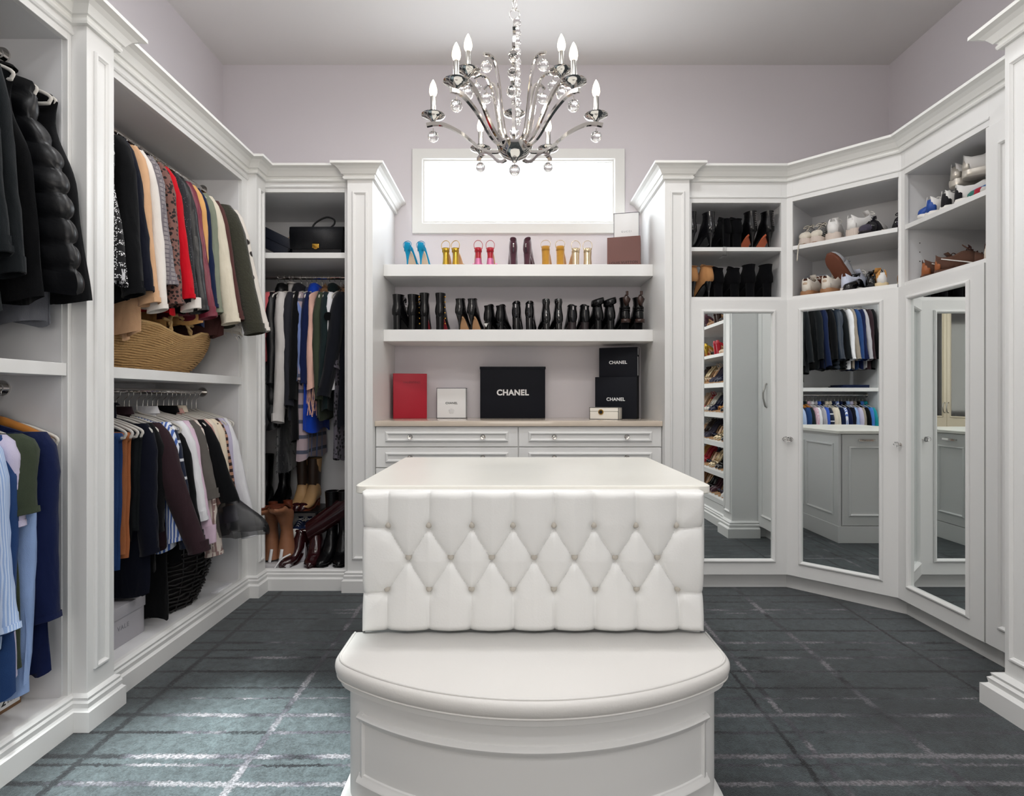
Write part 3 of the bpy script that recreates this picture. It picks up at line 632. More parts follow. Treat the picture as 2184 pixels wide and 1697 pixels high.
for phi, top, r in ((45, 2.455, .15), (135, 2.45, .15), (5, 2.43, .15), (185, 2.435, .15), (-40, 2.44, .15), (-140, 2.44, .15), (92, 2.575, .06), (93, 2.50, .085), (94, 2.43, .10), (95, 2.355, .115)):
    pts = smooth_path([P3(.02, phi, 2.175), P3(r * .32, phi, 2.19), P3(r * .42, phi, 2.24), P3(r * .55, phi, 2.24 + (top - 2.24) * .6), P3(r * .68, phi, top - .015), P3(r * .85, phi, top + .004), P3(r * 1.05, phi, top - .004)])
    sc = MB().tube(pts, .0068 if r > .12 else .008, 8 if r > .12 else 4).build('scroll_arm', CHROME, ch, smooth=40)
    if top < 2.55: ball(sc, P3(r * .98, phi, top - .045))
MB().lathe([(.001, 2.098), (.006, 2.099), (.012, 2.106), (.02, 2.110), (.045, 2.122), (.062, 2.14), (.069, 2.158), (.066, 2.158), (.055, 2.145), (.02, 2.15), (.012, 2.17)], (CX, CY, 0), 32).build('hub_bowl', CHROME, ch, smooth=40)
ball(ch, (CX, CY, 2.070), .0215, .01)
MB().tube([(CX, CY, 2.15), (CX, CY, 2.64)], .0055, 10).build('stem', CHROME, ch, smooth=40)
for i in range(11):
    MB().lathe([(.004, 0), (.010, .004), (.0145, .012), (.0135, .022), (.008, .032), (.004, .036)], (CX + .010, CY - .012, 2.235 + i * .0375), 14).build('crystal_bead', CRYSTAL, ch, smooth=True)
def torus(parent, c, rx, rz, r, ang, name='chain_link'):
    c = Vector(c); pts = [c + Vector((rx * math.cos(2 * math.pi * k / 20) * math.cos(ang), rx * math.cos(2 * math.pi * k / 20) * math.sin(ang), rz * math.sin(2 * math.pi * k / 20))) for k in range(21)]
    MB().tube(pts, r, 6, cap=False).build(name, CHROME, parent, smooth=True)
torus(ch, (CX, CY, 2.665), .02, .02, .0022, 0)
z = 2.70; k = 0
while z < CEIL - .03:
    torus(ch, (CX, CY, z), .008, .021, .0022, (k % 2) * math.pi / 2 + .4); z += .036; k += 1
MB().lathe([(.008, CEIL - .035), (.03, CEIL - .03), (.06, CEIL - .012), (.065, CEIL)], (CX, CY, 0), 24).build('canopy', CHROME, ch, smooth=40)
# ================================================================== footwear
def ell(F, B, w_, n=14, o=0, flatb=0):
    """ring through top point F and bottom point B (y,z), half width w_, opening half angle o at the top"""
    F = Vector((0, F[0], F[1])); B = Vector((0, B[0], B[1])); c = (F + B) / 2; a = (F - B) / 2; out = []
    for k in range(n + 1 if o else n):
        th = (o + (2 * math.pi - 2 * o) * k / n) if o else 2 * math.pi * k / n
        co, si = math.cos(th), math.sin(th); si = math.copysign(abs(si) ** .8, si)
        out.append(c + a * co + Vector((w_ * si, 0, 0)))
    return out
def heel_part(t, mat, hh, kind, y=.02, L=.24, w_=.03):
    if hh < .012: return
    prof = {'stiletto': [(1.75, 1.15), (.85, .7), (.42, .36), (.3, .22)], 'block': [(1.08, 1), (1.0, .95), (.96, .92), (.98, .94)], 'flare': [(.95, .9), (.8, .75), (.85, .85), (1.05, 1.05)], 'cone': [(1.05, 1), (.9, .85), (.7, .65), (.6, .55)], 'wedge': [(1.1, 1.6), (1.1, 1.6), (1.05, 1.6), (1, 1.6)]}[kind]
    rings = []
    for i, (a, b) in enumerate(prof):
        z = (hh + .012) * (1 - i / 3); yc = y + .008 + (1 - b) * -.006
        rings.append([(w_ * a * math.cos(2 * math.pi * k / 12), yc + .027 * b * math.sin(2 * math.pi * k / 12) + (.012 * b if kind == 'wedge' else 0), z) for k in range(12)])
    MB().loft(rings, True, True, True).build('heel', mat, t, smooth=50)
def sole_part(t, mat, hh, L, w_, th=.006, point=.5):
    rings = []
    for i in range(13):
        s_ = (i / 12 if hh < .03 else .15 + .85 * i / 12); y = L * s_; z = zb(s_, hh); ww = w_ * ((.46 if s_ > .1 else .36) + (.54 if s_ > .1 else 0) * s_ ** .5 * math.sin(math.pi * min(1, s_ * 1.05 + .02)) ** .7) if s_ < .72 else w_ * max(.12, (1 - ((s_ - .72) / .285) ** 2) ** point)
        rings.append([(-ww, y, z), (ww, y, z), (ww, y, z - th), (-ww, y, z - th)])
    for r in rings:
        for k, p in enumerate(r): r[k] = (p[0], p[1], max(0, p[2] + th * .5) if k < 2 else max(0, p[2] - th * .3))
    MB().loft(rings, True, True, True).build('sole', mat, t, smooth=40)
def zb(s_, hh):
    if s_ < .12: return hh
    if s_ < .68: u = (s_ - .12) / .56; return hh * (1 - u * u * (3 - 2 * u))
    return .004 + .006 * max(0, (s_ - .85) / .15)
def boot(name, label, group, mat, hh=.07, shaft=.25, heel='block', heelm=None, L=.235, w_=.037, point=.5, flare=1.0, lean=0, sole=None, slouch=0, toe_h=1, top_cut=0, cat='boot', soft=0):
    t = thing(name, label, cat, group=group); heelm = heelm or mat; w_ *= 1.12
    H = shaft
    S = [(1.0, .02, .3), (.95, .034, .55), (.86, .046, .85), (.72, .058, 1), (.58, .074, .98), (.48, .095, .92)]
    F = []; B = []; W = []
    for s_, top, ww in S:
        b = zb(s_, hh); F.append((L * s_, b + top * toe_h)); B.append((L * s_, max(.002, b))); W.append(w_ * ww * (1 if point >= .5 else (.72 if s_ > .9 else 1)))
    a = hh + .095
    tail = [((.43, .105), (.30, 0.0), .86), ((.40, .118), (.10, -.004), .84), ((.385, .130), (-.012, .014), .86), ((.375, .142), (-.018, .042), .82), ((.37, .155), (.018, .085), .68)]
    for f, b_, ww in tail:
        F.append((L * f[0], f[1] + zb(.3, hh) * .75 + hh * .22)); B.append((L * b_[0], zb(max(0, b_[0]), hh) * (1) + b_[1] if b_[0] > .12 else hh + b_[1])); W.append(w_ * ww)
    z0 = F[-1][1] + .005; zbk = B[-1][1] + .012; k = max(3, int((H - z0) / .03) + 1)
    for i in range(1, k + 1):
        u = i / k; fl = 1 + (flare - 1) * u; ln = lean * u
        wob = slouch * math.sin(u * 9 + 1) * .5
        F.append((L * (.37 + .04 * u * fl) + ln + wob * .03, z0 + (H - z0) * u)); B.append((L * (.02 - .03 * u * (fl - .5)) + ln - wob * .03, zbk + (H - zbk) * u + top_cut * u * u)); W.append(w_ * (.68 + .16 * u) * fl * (1 + wob * .25))
    rings = [ell(f, b_, ww, 16) for f, b_, ww in zip(F, B, W)]
    up = MB().loft(rings, True, True, False)
    # inner lining ring so that the top reads as an opening
    up.loft([rings[-1], [p + (sum(rings[-1], Vector()) / 16 - p) * .12 for p in rings[-1]], [p + (sum(rings[-1], Vector()) / 16 - p) * .14 - Vector((0, 0, .04)) for p in rings[-1]]], True, False, True)
    up.build('upper', mat, t, smooth=60)
    heel_part(t, heelm, hh, heel, w_=w_ * (.36 if heel == 'stiletto' else .66), y=.026); sole_part(t, sole or heelm, hh, L, w_ * .98, .006, .5 if point >= .5 else .9)
    t['H'] = H; return t
def laces(t, mat, L, hh, n=5, z0=.09, z1=.2, w_=.02):
    for i in range(n):
        u = i / (n - 1); z = z0 + (z1 - z0) * u; y = L * (.52 - .12 * u)
        MB().tube([(-w_, y, z), (0, y + .008, z + .003), (w_, y, z)], .0022, 6).build('lace', mat, t)
def zipper(t, z0, z1, y=-.004, m=None):
    MB().box(-.003, .003, y - .004, y, z0, z1).build('zip', m or M('zip_dark', (40, 40, 46), .4, .6), t)
    MB().box(-.004, .004, y - .008, y - .003, z1 - .03, z1 - .005, .001).build('zip_pull', CHROME, t)
def pump(name, label, group, mat, hh=.09, heel='stiletto', heelm=None, L=.225, w_=.034, solem=None, strap=None, sandal=False, cat='heels', straph=.06, ankle=0, point=.9):
    t = thing(name, label, cat, group=group); heelm = heelm or mat
    if not sandal:
        st = [(1.0, .016, .25, 0), (.94, .030, .55, 0), (.85, .040, .85, 0), (.74, .046, 1, 0), (.66, .05, 1, .5), (.55, .062, .95, 1.25), (.4, .066, .85, 1.5), (.22, .066, .78, 1.6), (.08, .07, .72, 1.55), (.0, .072, .4, 1.4)]
        rc = []; ro = []
        for s_, top, ww, o in st:
            b = zb(s_, hh); r = ell((L * s_ - (.004 if s_ < .1 else 0), b + top), (L * s_ + (.012 if s_ == 0 else 0), max(.001, b - .001)), w_ * ww, 14, o)
            (ro if o else rc).append(r)
        up = MB().loft(rc, True, True, False)
        first = ell((L * .74, zb(.74, hh) + .046), (L * .74, .001), w_, 14, .02); up.loft([first] + ro, False)
        # heel counter
        up.loft([[(w_ * (.66, .70, .58)[i] * math.cos(R(a)), L * .08 - (.020, .027, .024)[i] * math.sin(R(a)), hh + (-.006, .022, .052)[i]) for a in range(0, 181, 20)] for i in range(3)], False)
        up.build('upper', mat, t, smooth=60, solid=.002)
    else:
        MB().tube([(-w_ * .98, L * .72, .006), (-w_ * .8, L * .74, .034), (0, L * .75, .046), (w_ * .8, L * .74, .034), (w_ * .98, L * .72, .006)], .012, 8, flat=.25).build('toe_strap', mat, t, smooth=True)
        MB().loft([[(w_ * .74 * math.cos(R(a)), .014 - .022 * math.sin(R(a)), hh + z) for a in range(0, 181, 18)] for z in (-.002, .016, .028)], False).build('heel_counter', mat, t, smooth=True, solid=.002)
    if strap:
        pts = [Vector((w_ * .8 * math.cos(a), L * .22 + .05 * -math.cos(a * 0) * 0 + (.045 * math.cos(a - math.pi / 2) * -1 + .02), hh + .03 + straph * .5)) for a in [2 * math.pi * i / 18 for i in range(19)]]
        # ankle strap standing up as a loop
        lp = [(-w_ * .75, .01, hh + .02), (-w_ * .85, .012, hh + .02 + straph * .55), (-w_ * .5, .016, hh + .02 + straph * .9), (0, .018, hh + .02 + straph), (w_ * .5, .016, hh + .02 + straph * .9), (w_ * .85, .012, hh + .02 + straph * .55), (w_ * .75, .01, hh + .02)]
        MB().tube(smooth_path(lp, 4), .0032, 6, flat=.6).build('ankle_strap', strap, t, smooth=True)
    heel_part(t, heelm, hh, heel, w_=w_ * (.38 if heel == 'stiletto' else .72), y=.012); sole_part(t, solem or M('tan_sole', (205, 160, 118), .45), hh, L, w_ * .95, .006, point)
    return t
def sneaker(name, label, group, mat, solem=WHITE, L=.27, w_=.042, sth=.028, heelm=None, lacem=None, toem=None, hi=0, cat='sneaker', stripe=None, outsole=None, tongue=None):
    t = thing(name, label, cat, group=group)
    def outline(s_): return w_ * (.74 + .26 * math.sin(math.pi * min(1, max(0, s_ * .9 + .1)))) if s_ < .7 else w_ * math.sqrt(max(.03, 1 - ((s_ - .7) / .31) ** 2))
    n = 14; rings = []
    ol = [(outline(i / n), L * i / n) for i in range(n + 1)]; ol[0] = (w_ * .45, -.002)
    P = [(x, y) for x, y in ol] + [(-x, y) for x, y in reversed(ol)]
    def sz(y, z): return z + (.010 * max(0, (y / L - .8) / .2) ** 2 if z < sth * .5 else 0.004 * max(0, (y / L - .8) / .2))
    MB().loft([[(x * a, y * a + L * .5 * (1 - a), sz(y, z)) for x, y in P] for a, z in ((.96, 0), (1.02, .003), (1.04, sth * .6), (1.02, sth), (.9, sth + .001))], True, True, True).build('sole', solem, t, smooth=50)
    if outsole: MB().loft([[(x * .99, y * .99 + L * .005, sz(y, z)) for x, y in P] for z in (-.003, .0025)], True, True, True).build('outsole', outsole, t)
    st = [(.985, .022, .35, 0), (.94, .036, .62, 0), (.86, .046, .85, 0), (.74, .058, .95, 0), (.62, .076, .93, 0), (.52, .090, .88, .35), (.42, .098 + hi * .3, .84, .8), (.28, .090 + hi, .8, 1.15), (.12, .088 + hi, .76, 1.1), (.03, .094 + hi, .6, .9), (.0, .096 + hi, .35, .7)]
    rc = [ell((L * s_, sth + top), (L * s_ + (.0), sth - .006), w_ * ww, 16) for s_, top, ww, o in st if not o]
    up = MB().loft(rc, True, True, False); s_, top, ww, o = st[4]
    ro = [ell((L * s_, sth + top), (L * s_, sth - .006), w_ * ww, 16, .02)] + [ell((L * s_ - .002, sth + top), (L * s_ + .004 * (s_ < .1), sth - .006), w_ * ww, 16, o) for s_, top, ww, o in st if o]
    up.loft(ro, False); up.build('upper', mat, t, smooth=60, solid=.003)
    MB().loft([[(w_ * .62 * math.cos(R(a)) * q, .022 - .026 * math.sin(R(a)) * q, z) for a in range(0, 181, 20)] for z, q in ((sth - .004, 1.12), (sth + .03, 1.08), (sth + .065 + hi * .6, .95))], False).build('heel_tab', heelm or mat, t, smooth=True, solid=.003)
    lm = lacem or WHITE
    for i in range(4):
        s_ = .72 - .07 * i; z = sth + .064 + .011 * i
        MB().tube([(-w_ * .5, L * s_, z - .012), (0, L * s_, z + .002), (w_ * .5, L * (s_ - .02), z - .012)], .003, 6, flat=.6).build('lace', lm, t)
    MB().tube(smooth_path([(0, L * .5, sth + .1), (-.022, L * .52, sth + .108), (-.03, L * .56, sth + .09), (-.01, L * .54, sth + .1), (.02, L * .52, sth + .11), (.032, L * .57, sth + .092), (.0, L * .5, sth + .1)], 4), .0025, 6).build('lace_bow', lm, t)
    if toem: MB().loft([ell((L * s_, sth + tp), (L * s_, sth - .004), w_ * ww, 16) for s_, tp, ww in ((1.0, .02, .3), (.955, .037, .64), (.87, .049, .88))], True, True, False).build('toe_cap', toem, t, smooth=True)
    if stripe:
        for sd in (-1, 1): MB().tube(smooth_path([(sd * w_ * .70, L * .1, sth + .055), (sd * w_ * .84, L * .3, sth + .038), (sd * w_ * .95, L * .5, sth + .022), (sd * w_ * .98, L * .62, sth + .01)], 4), .006, 6, flat=.5, up=(0, 0, 1)).build('side_stripe', stripe, t, smooth=True)
    MB().loft([[(x, L * y, sth + z) for x in (-.018, 0, .018)] for y, z in ((.6, .076), (.5, .1), (.43, .118 + hi * .3))], False).build('tongue', tongue or mat, t, smooth=True, solid=.004)
    return t
def pair(o, locs, rz, s=1, labels=None):
    out = []
    for i, l in enumerate(locs):
        c = o if i == 0 else copy_tree(o)
        place(c, l, rz[i] if isinstance(rz, (list, tuple)) else rz, s=s)
        if labels: c['label'] = labels[i]
        out.append(c)
    return out
INKH = M('pin_hole_dark', (60, 58, 56), .8)
# ---- back shelves.  X from pixel at depth Y
def X(px, Y): return (px - 1092) / 1200 * Y
SH1, SH2 = 2.0985, 1.6605; YS = 3.815
TEAL = cloth('turquoise_suede', (22, 140, 182)); GOLDL = M('gold_leather', (196, 160, 62), .28, .8); REDS = M('red_satin', (176, 14, 38), .3, sheen=.3); PINKS = M('pink_glitter', (206, 120, 160), .35, .4, bump=.4, bscale=300)
BURG = M('burgundy_velvet', (66, 12, 34), .75, sheen=.6); MUST = M('mustard_velvet', (190, 136, 34), .75, sheen=.6, var=.15, vscale=40); CHAMP = M('champagne_leather', (220, 200, 166), .25, .7)
NUDE = M('nude_leather', (222, 196, 170), .4)
g = 'heels on the upper floating shelf'
def on1(px, dz=0, y=YS): return (X(px, y), y, SH1 + dz)
pair(pump('stiletto_sandal', '', g, TEAL, .105, 'stiletto', L=.2, strap=TEAL, straph=.045, solem=NUDE), [on1(867), on1(896)], [R(-14), R(-10)], 1.0, ['turquoise suede stiletto sandal standing beside its mate at the shelf end', 'turquoise suede stiletto sandal nearer the gold sandals'])
pair(pump('gold_sandal', '', g, GOLDL, .092, 'flare', sandal=True, strap=GOLDL, straph=.06, L=.2), [on1(950), on1(970)], [R(-4), R(-14)], 1.0, ['metallic yellow gold sandal with flared block heel next to the turquoise pair', 'metallic yellow gold sandal with flared block heel next to the red pair'])
a = pair(pump('red_sandal', '', g, REDS, .094, 'flare', sandal=True, strap=REDS, straph=.06, L=.2), [on1(1020), on1(1045)], [R(4), R(-4)], 1.0, ['red satin sandal with pink tipped flared heel, beside the yellow gold pair', 'red satin sandal with pink tipped flared heel, beside the burgundy pair'])
for o in a:
    MB().loft([[(.026 * q * math.cos(2 * math.pi * k / 12), .02 + .026 * q * math.sin(2 * math.pi * k / 12), z) for k in range(12)] for z, q in ((0, 1.08), (.048, .82))], True, True, False).build('heel_tip', PINKS, o, smooth=40) if False else None
    p = MB().loft([[(.0265 * q * math.cos(2 * math.pi * k / 12), .02 + .0285 * q * math.sin(2 * math.pi * k / 12), z) for k in range(12)] for z, q in ((0, 1.06), (.025, .9), (.05, .82))], True, True, True).build('heel_tip', PINKS, None, smooth=40); p.parent = o; p.location = (0, 0, 0); p.data.transform(Matrix.Translation((0, .02, 0)))
    for sd in (-1, 1):
        q = MB().sphere((0, 0, 0), .017, 12, 8).build('toe_pompom', PINKS, None, smooth=True); q.parent = o; q.location = (sd * .026, .13, .012)
a = pair(boot('velvet_bootie', '', g, BURG, .075, .155, 'block', L=.2, w_=.031, flare=.9), [on1(1095), on1(1122)], [R(2), R(-14)], 1.0, ['burgundy velvet bootie with a back zip, next to the red sandals', 'burgundy velvet bootie with a back zip, next to the mustard pair'])
for o in a: WM[o.name] = Matrix(); zipper(o, .09, .15)
pair(pump('velvet_slingback', '', g, MUST, .105, 'block', L=.21, w_=.038, strap=CHAMP, straph=.05, sandal=True), [on1(1163), on1(1194)], [R(-12), R(-14)], 1.0, ['mustard velvet block heel slingback next to the burgundy booties', 'mustard velvet block heel slingback next to the champagne sandals'])
pair(pump('block_heel_sandal', '', g, CHAMP, .09, 'block', L=.2, w_=.036, strap=CHAMP, straph=.062, sandal=True), [on1(1229), on1(1253)], [R(8), R(-8)], 1.0, ['champagne metallic block heel sandal next to the mustard slingbacks', 'champagne metallic block heel sandal next to the brown box'])
g = 'black ankle boots on the lower floating shelf'
def on2(px, y=YS): return (X(px, y), y, SH2)
DBR = M('dark_brown_leather', (50, 30, 24), .3, coat=.2); CROC = M('black_croc', (10, 10, 12), .16, bump=.8, bscale=70, coat=.4)
a = pair(boot('laced_boot', '', g, BLACKL, .09, .245, 'block', L=.23), [on2(840), on2(873)], [R(-30), R(-26)], 1, ['black laced ankle boot with a bow at the ankle, at the shelf end', 'black laced ankle boot with a bow at the ankle, beside the gold buttoned boots'])
for o in a:
    WM[o.name] = Matrix(); laces(o, BLACKS, .23, .09, 6, .12, .23, .024)
    MB().tube(smooth_path([(.03, .06, .19), (.06, .05, .215), (.065, .045, .185), (.03, .06, .19), (.05, .05, .16)], 4), .006, 6, flat=.4).build('bow', BLACKS, o, smooth=True)
a = pair(boot('buttoned_boot', '', g, BLACKL, .085, .255, 'block', L=.23, sole=M('red_sole', (150, 24, 40), .4)), [on2(904), on2(936)], [R(4), R(-6)], 1, ['tall black ankle boot with gold buttons and red sole beside the laced boots', 'tall black ankle boot with gold buttons and red sole beside the crocodile boots'])
for i, o in enumerate(a):
    WM[o.name] = Matrix(); sd = -1 if i == 0 else 1
    for k in range(6): MB().sphere((sd * (.033 + .002 * (k > 3)), .035 + .012 * (k < 2), .05 + .036 * k), .006, 10, 6).build('gold_button', GOLD, o, smooth=True)
pair(boot('stiletto_boot', '', g, CROC, .095, .215, 'stiletto', L=.22, w_=.034, sole=M('tan_sole', (205, 160, 118), .45), point=.4), [on2(976), on2(1002)], [R(-20), R(-20)], 1, ['black crocodile stiletto boot with tan sole, beside the gold buttoned boots', 'black crocodile stiletto boot with tan sole, beside the low heeled boots'])
a = pair(boot('low_heel_boot', '', g, BLACKL, .045, .168, 'block', L=.23, w_=.036), [on2(1038), on2(1064)], [R(-18), R(-16)], 1, ['short black boot with a silver triangle on its heel, beside the crocodile boots', 'short black boot with a silver triangle on its heel, beside the patent boots'])
for o in a: WM[o.name] = Matrix(); MB().add([(-.016, -.012, .044), (.016, -.012, .044), (0, -.012, .018), (-.016, -.007, .044), (.016, -.007, .044), (0, -.007, .018)], [(0, 2, 1), (3, 4, 5), (0, 1, 4, 3), (1, 2, 5, 4), (2, 0, 3, 5)]).build('triangle_badge', CHROME, o)
a = pair(boot('patent_boot', '', g, BLACKP, .075, .182, 'block', L=.22, w_=.034), [on2(1100), on2(1128)], [R(-6), R(-8)], 1, ['glossy patent ankle boot with back zip, beside the triangle badged boots', 'glossy patent ankle boot with back zip, beside the narrow tall boots'])
for o in a: WM[o.name] = Matrix(); zipper(o, .09, .18)
pair(boot('sock_boot', '', g, BLACKP, .035, .215, 'block', L=.22, w_=.033, flare=.85, slouch=.8), [on2(1167), on2(1194)], [R(8), R(10)], 1, ['narrow tall glossy boot leaning beside the patent boots', 'narrow tall glossy boot leaning beside the low zip boots'])
a = pair(boot('zip_boot', '', g, BLACKL, .045, .168, 'block', M('dark_stack', (34, 26, 28), .4), L=.23, w_=.037), [on2(1222), on2(1249)], [R(2), R(2)], 1, ['square black leather boot with silver back zip, beside the narrow tall boots', 'square black leather boot with silver back zip, beside the slouch boots'])
for o in a: WM[o.name] = Matrix(); zipper(o, .06, .165)
a = pair(boot('slouch_boot', '', g, BLACKL, .055, .205, 'block', L=.23, w_=.038, slouch=1.2), [on2(1280), on2(1305)], [R(14), R(8)], 1, ['slouchy black leather boot with folded cuff beside the zip boots', 'slouchy black leather boot with folded cuff beside the brown trimmed boots'])
for o in a:
    WM[o.name] = Matrix(); MB().loft([[(.040 * q * math.cos(2 * math.pi * k / 16), .045 + .050 * q * math.sin(2 * math.pi * k / 16), z + .012 * math.cos(2 * math.pi * k / 16)) for k in range(16)] for z, q in ((.175, 1.0), (.18, 1.12), (.205, 1.08), (.218, .98), (.21, .9))], True).build('folded_cuff', BLACKL, o, smooth=True)
a = pair(boot('strap_boot', '', g, BLACKL, .05, .225, 'block', BLACKS, L=.23, w_=.037), [on2(1336), on2(1366)], [R(6), R(10)], 1, ['black boot with dark brown back panel and pull loop, beside the slouch boots', 'black boot with dark brown back panel and pull loop, at the shelf end'])
for o in a:
    WM[o.name] = Matrix(); MB().loft([[(-.026 * q, -.010 + .02 * (1 - q) + .0, z), (0, -.016, z), (.026 * q, -.010 + .02 * (1 - q), z)] for z, q in ((.165, .35), (.19, .8), (.21, 1), (.232, .5), (.24, .3))], False).build('back_panel', DBR, o, smooth=True, solid=.004)
    MB().box(-.009, .009, -.02, -.012, .235, .262, .002).build('pull_loop', DBR, o); MB().loft([[(.033 * math.cos(R(k)), .014 - .03 * math.sin(R(k)), z) for k in range(0, 181, 20)] for z in (.05, .075)], False).build('heel_cap', DBR, o, smooth=True, solid=.003)
    for z in (.135, .148, .156): MB().tube([(.034 * math.cos(2 * math.pi * k / 16), .042 + .048 * math.sin(2 * math.pi * k / 16), z + .004 * math.cos(k)) for k in range(17)], .003, 6, False).build('ankle_strap', BLACKL, o, smooth=True)
# ---- cubby 1 (heels above mirrored door 1), local T1
def onT(T, x, y, z): return T @ Vector((x, y, z))
CZ1, CZ2 = 1.8345, 2.1475
def lx1(px, Y=3.56): return X(px, Y) - 1.102
SUEDE = cloth('camel_suede', (176, 128, 84)); RSOLE = M('terracotta_sole', (198, 104, 70), .45)
BLS2 = M('black_smooth', (14, 14, 17), .18, coat=.4)
g = 'heeled boots in the cubby over the first mirrored door'
y1 = 3.56
def c1(px, z): return (X(px, y1), y1, z)
pair(boot('stiletto_boot', '', g, BLS2, .09, .235, 'stiletto', L=.23, w_=.034, point=.4), [c1(1482, CZ2), c1(1522, CZ2)], [R(20), R(22)], 1, ['smooth black stiletto boot standing against the cubby side', 'smooth black stiletto boot beside the acrylic divider'])
pair(boot('suede_boot', '', g, BLACKS, .085, .19, 'block', L=.23, w_=.036), [c1(1556, CZ2), c1(1579, CZ2)], [R(22), R(16)], 1, ['black suede block heel boot right behind the acrylic divider', 'black suede block heel boot beside the row laced stilettos'])
a = pair(boot('stiletto_boot', '', g, BLACKL, .095, .24, 'stiletto', L=.23, w_=.034, sole=RSOLE, point=.4), [c1(1611, CZ2), c1(1648, CZ2)], [R(18), R(20)], 1, ['black stiletto boot with stitched back seam and orange sole beside the suede boots', 'black stiletto boot with stitched back seam and orange sole in the cubby corner'])
for o in a:
    WM[o.name] = Matrix()
    for k in range(8): MB().tube([(-.009, -.006, .145 + k * .011), (0, -.011, .142 + k * .011), (.009, -.006, .145 + k * .011)], .0016, 5).build('stitch', CHROME, o)
pair(boot('stiletto_boot', '', g, SUEDE, .095, .205, 'stiletto', BLACKP, L=.23, w_=.038, point=.4, slouch=.8), [c1(1484, CZ1), c1(1518, CZ1)], [R(18), R(22)], 1, ['camel suede stiletto boot standing against the cubby side', 'camel suede stiletto boot beside the lace up suede boots'])
a = pair(boot('lace_up_boot', '', g, BLACKS, .08, .19, 'block', L=.23, w_=.037), [c1(1539, CZ1), c1(1575, CZ1)], [R(16), R(20)], 1, ['black suede boot with side lacing beside the camel pair', 'black suede boot with side lacing beside the plain suede pair'])
for o in a: WM[o.name] = Matrix(); laces(o, WHITE, .23, .08, 5, .09, .17, .03)
pair(boot('suede_boot', '', g, BLACKS, .085, .215, 'block', L=.23, w_=.037), [c1(1608, CZ1), c1(1645, CZ1)], [R(20), R(22)], 1, ['plain tall black suede boot beside the lace up boots', 'plain tall black suede boot in the lower cubby corner'])
ACR = M('clear_acrylic', (255, 255, 255), .02, trans=1, ior=1.15)
ac = thing('acrylic_divider', 'clear acrylic shelf divider clipped between the black boots', 'divider', (X(1543, 3.55), 3.6, 2.147))
xd = X(1543, 3.55); bx('upright_sheet', ACR, ac, xd - .0015, xd + .0015, 3.536, 3.78, 2.148, 2.33); m = MB(); m.box(xd - .012, xd + .012, 3.528, 3.531, 2.095, 2.148); m.box(xd - .012, xd + .012, 3.528, 3.60, 2.093, 2.096); m.build('clip', ACR, ac)
# ---- cubby 2 (sneakers above corner door), local T2: x along, y in
g2 = 'sneakers and flats in the corner cubby'
TAN = M('gum_rubber', (160, 116, 82), .5); WLEA = M('white_sneaker_leather', (234, 232, 230), .45); NAVYT = ramp_mat('navy_lettered_cloth', 'stripe', ((26, 28, 40), (220, 216, 206)), 26, axis='Z', thr=.9)
CREAMC = cloth('cream_canvas', (222, 214, 200)); RIB = ramp_mat('ribbed_rubber', 'stripe', ((222, 210, 200), (198, 182, 172)), 90, axis='X', bump=0)
def c2(x, z, y=.03): return onT(T2, x, y, z)
RZ2 = R(-45)
def sh2(o, spots, labels, yaw, s=1.0): return pair(o, [c2(*p) for p in spots], [RZ2 + R(v) for v in yaw], s, labels)
sh2(sneaker('platform_sneaker', '', g2, NAVYT, RIB, .25, .042, .042, CREAMC, CREAMC, CREAMC, outsole=TAN), [(.085, CZ2, .28), (.165, CZ2, .28)], ['cream platform sneaker with navy lettered side at the cubby edge', 'cream platform sneaker with navy lettered side and loose lace, beside the white pair'], [180, 176], .98)
sh2(sneaker('platform_sneaker', '', g2, WLEA, RIB, .26, .045, .05), [(.245, CZ2, .05), (.335, CZ2, .05)], ['white platform sneaker with ribbed sole beside the navy lettered pair', 'white platform sneaker with ribbed sole beside the studded flats'], [8, -32], 1.0)
STUD = cloth('black_velvet_cloth', (24, 22, 30)); GREYV = cloth('grey_velvet', (74, 70, 84))
a = sh2(sneaker('studded_slide', '', g2, STUD, M('dark_edge', (32, 26, 30), .5), .25, .045, .018, GREYV, STUD, GREYV, cat='shoe'), [(.45, CZ2, .26), (.53, CZ2, .28)], ['black velvet studded flat with grey toe beside the white platform sneakers', 'black velvet studded flat with grey toe at the cubby end'], [170, 200], .95)
for o in a:
    WM[o.name] = Matrix()
    for k in range(9): MB().sphere((.043 * math.cos(R(20 * k + 10)), .20 + .03 * math.sin(R(20 * k + 10)), .052), .0032, 8, 5).build('stud', CHROME, o, smooth=True)
CRS = M('cream_sneaker', (226, 218, 206), .5); BRB = M('brown_rubber', (118, 70, 52), .5, bump=.5, bscale=80); WGR = M('white_mesh', (214, 218, 226), .6)
a = sh2(sneaker('cream_sneaker', '', g2, CRS, TAN, .26, .044, .032), [(.095, CZ1, .04), (.205, CZ1, .04)], ['cream sneaker with gum sole and pale badge at the cubby edge', 'cream sneaker with gum sole and pale badge beside the pale blue sneaker'], [-6, -12], .95)
for o in a: WM[o.name] = Matrix(); MB().sphere((0, 0, 0), .014, 14, 8, .9).build('heel_badge', M('badge_beige', (196, 172, 148), .5), o, smooth=True).location = (0, -.004, .075) if False else (0, 0, 0)
for o in a:
    for c in o.children:
        if c.name.startswith('heel_badge'): c.location = (0, -.002, .078); c.scale = (1, .3, .85)
t = sneaker('running_sneaker', 'white sneaker with brown rubber arch lying on its side in the corner cubby', g2, WGR, BRB, .26, .042, .026); place(t, c2(.165, CZ1 + .10, .22), RZ2 + R(75), rx=R(0), ry=R(62))
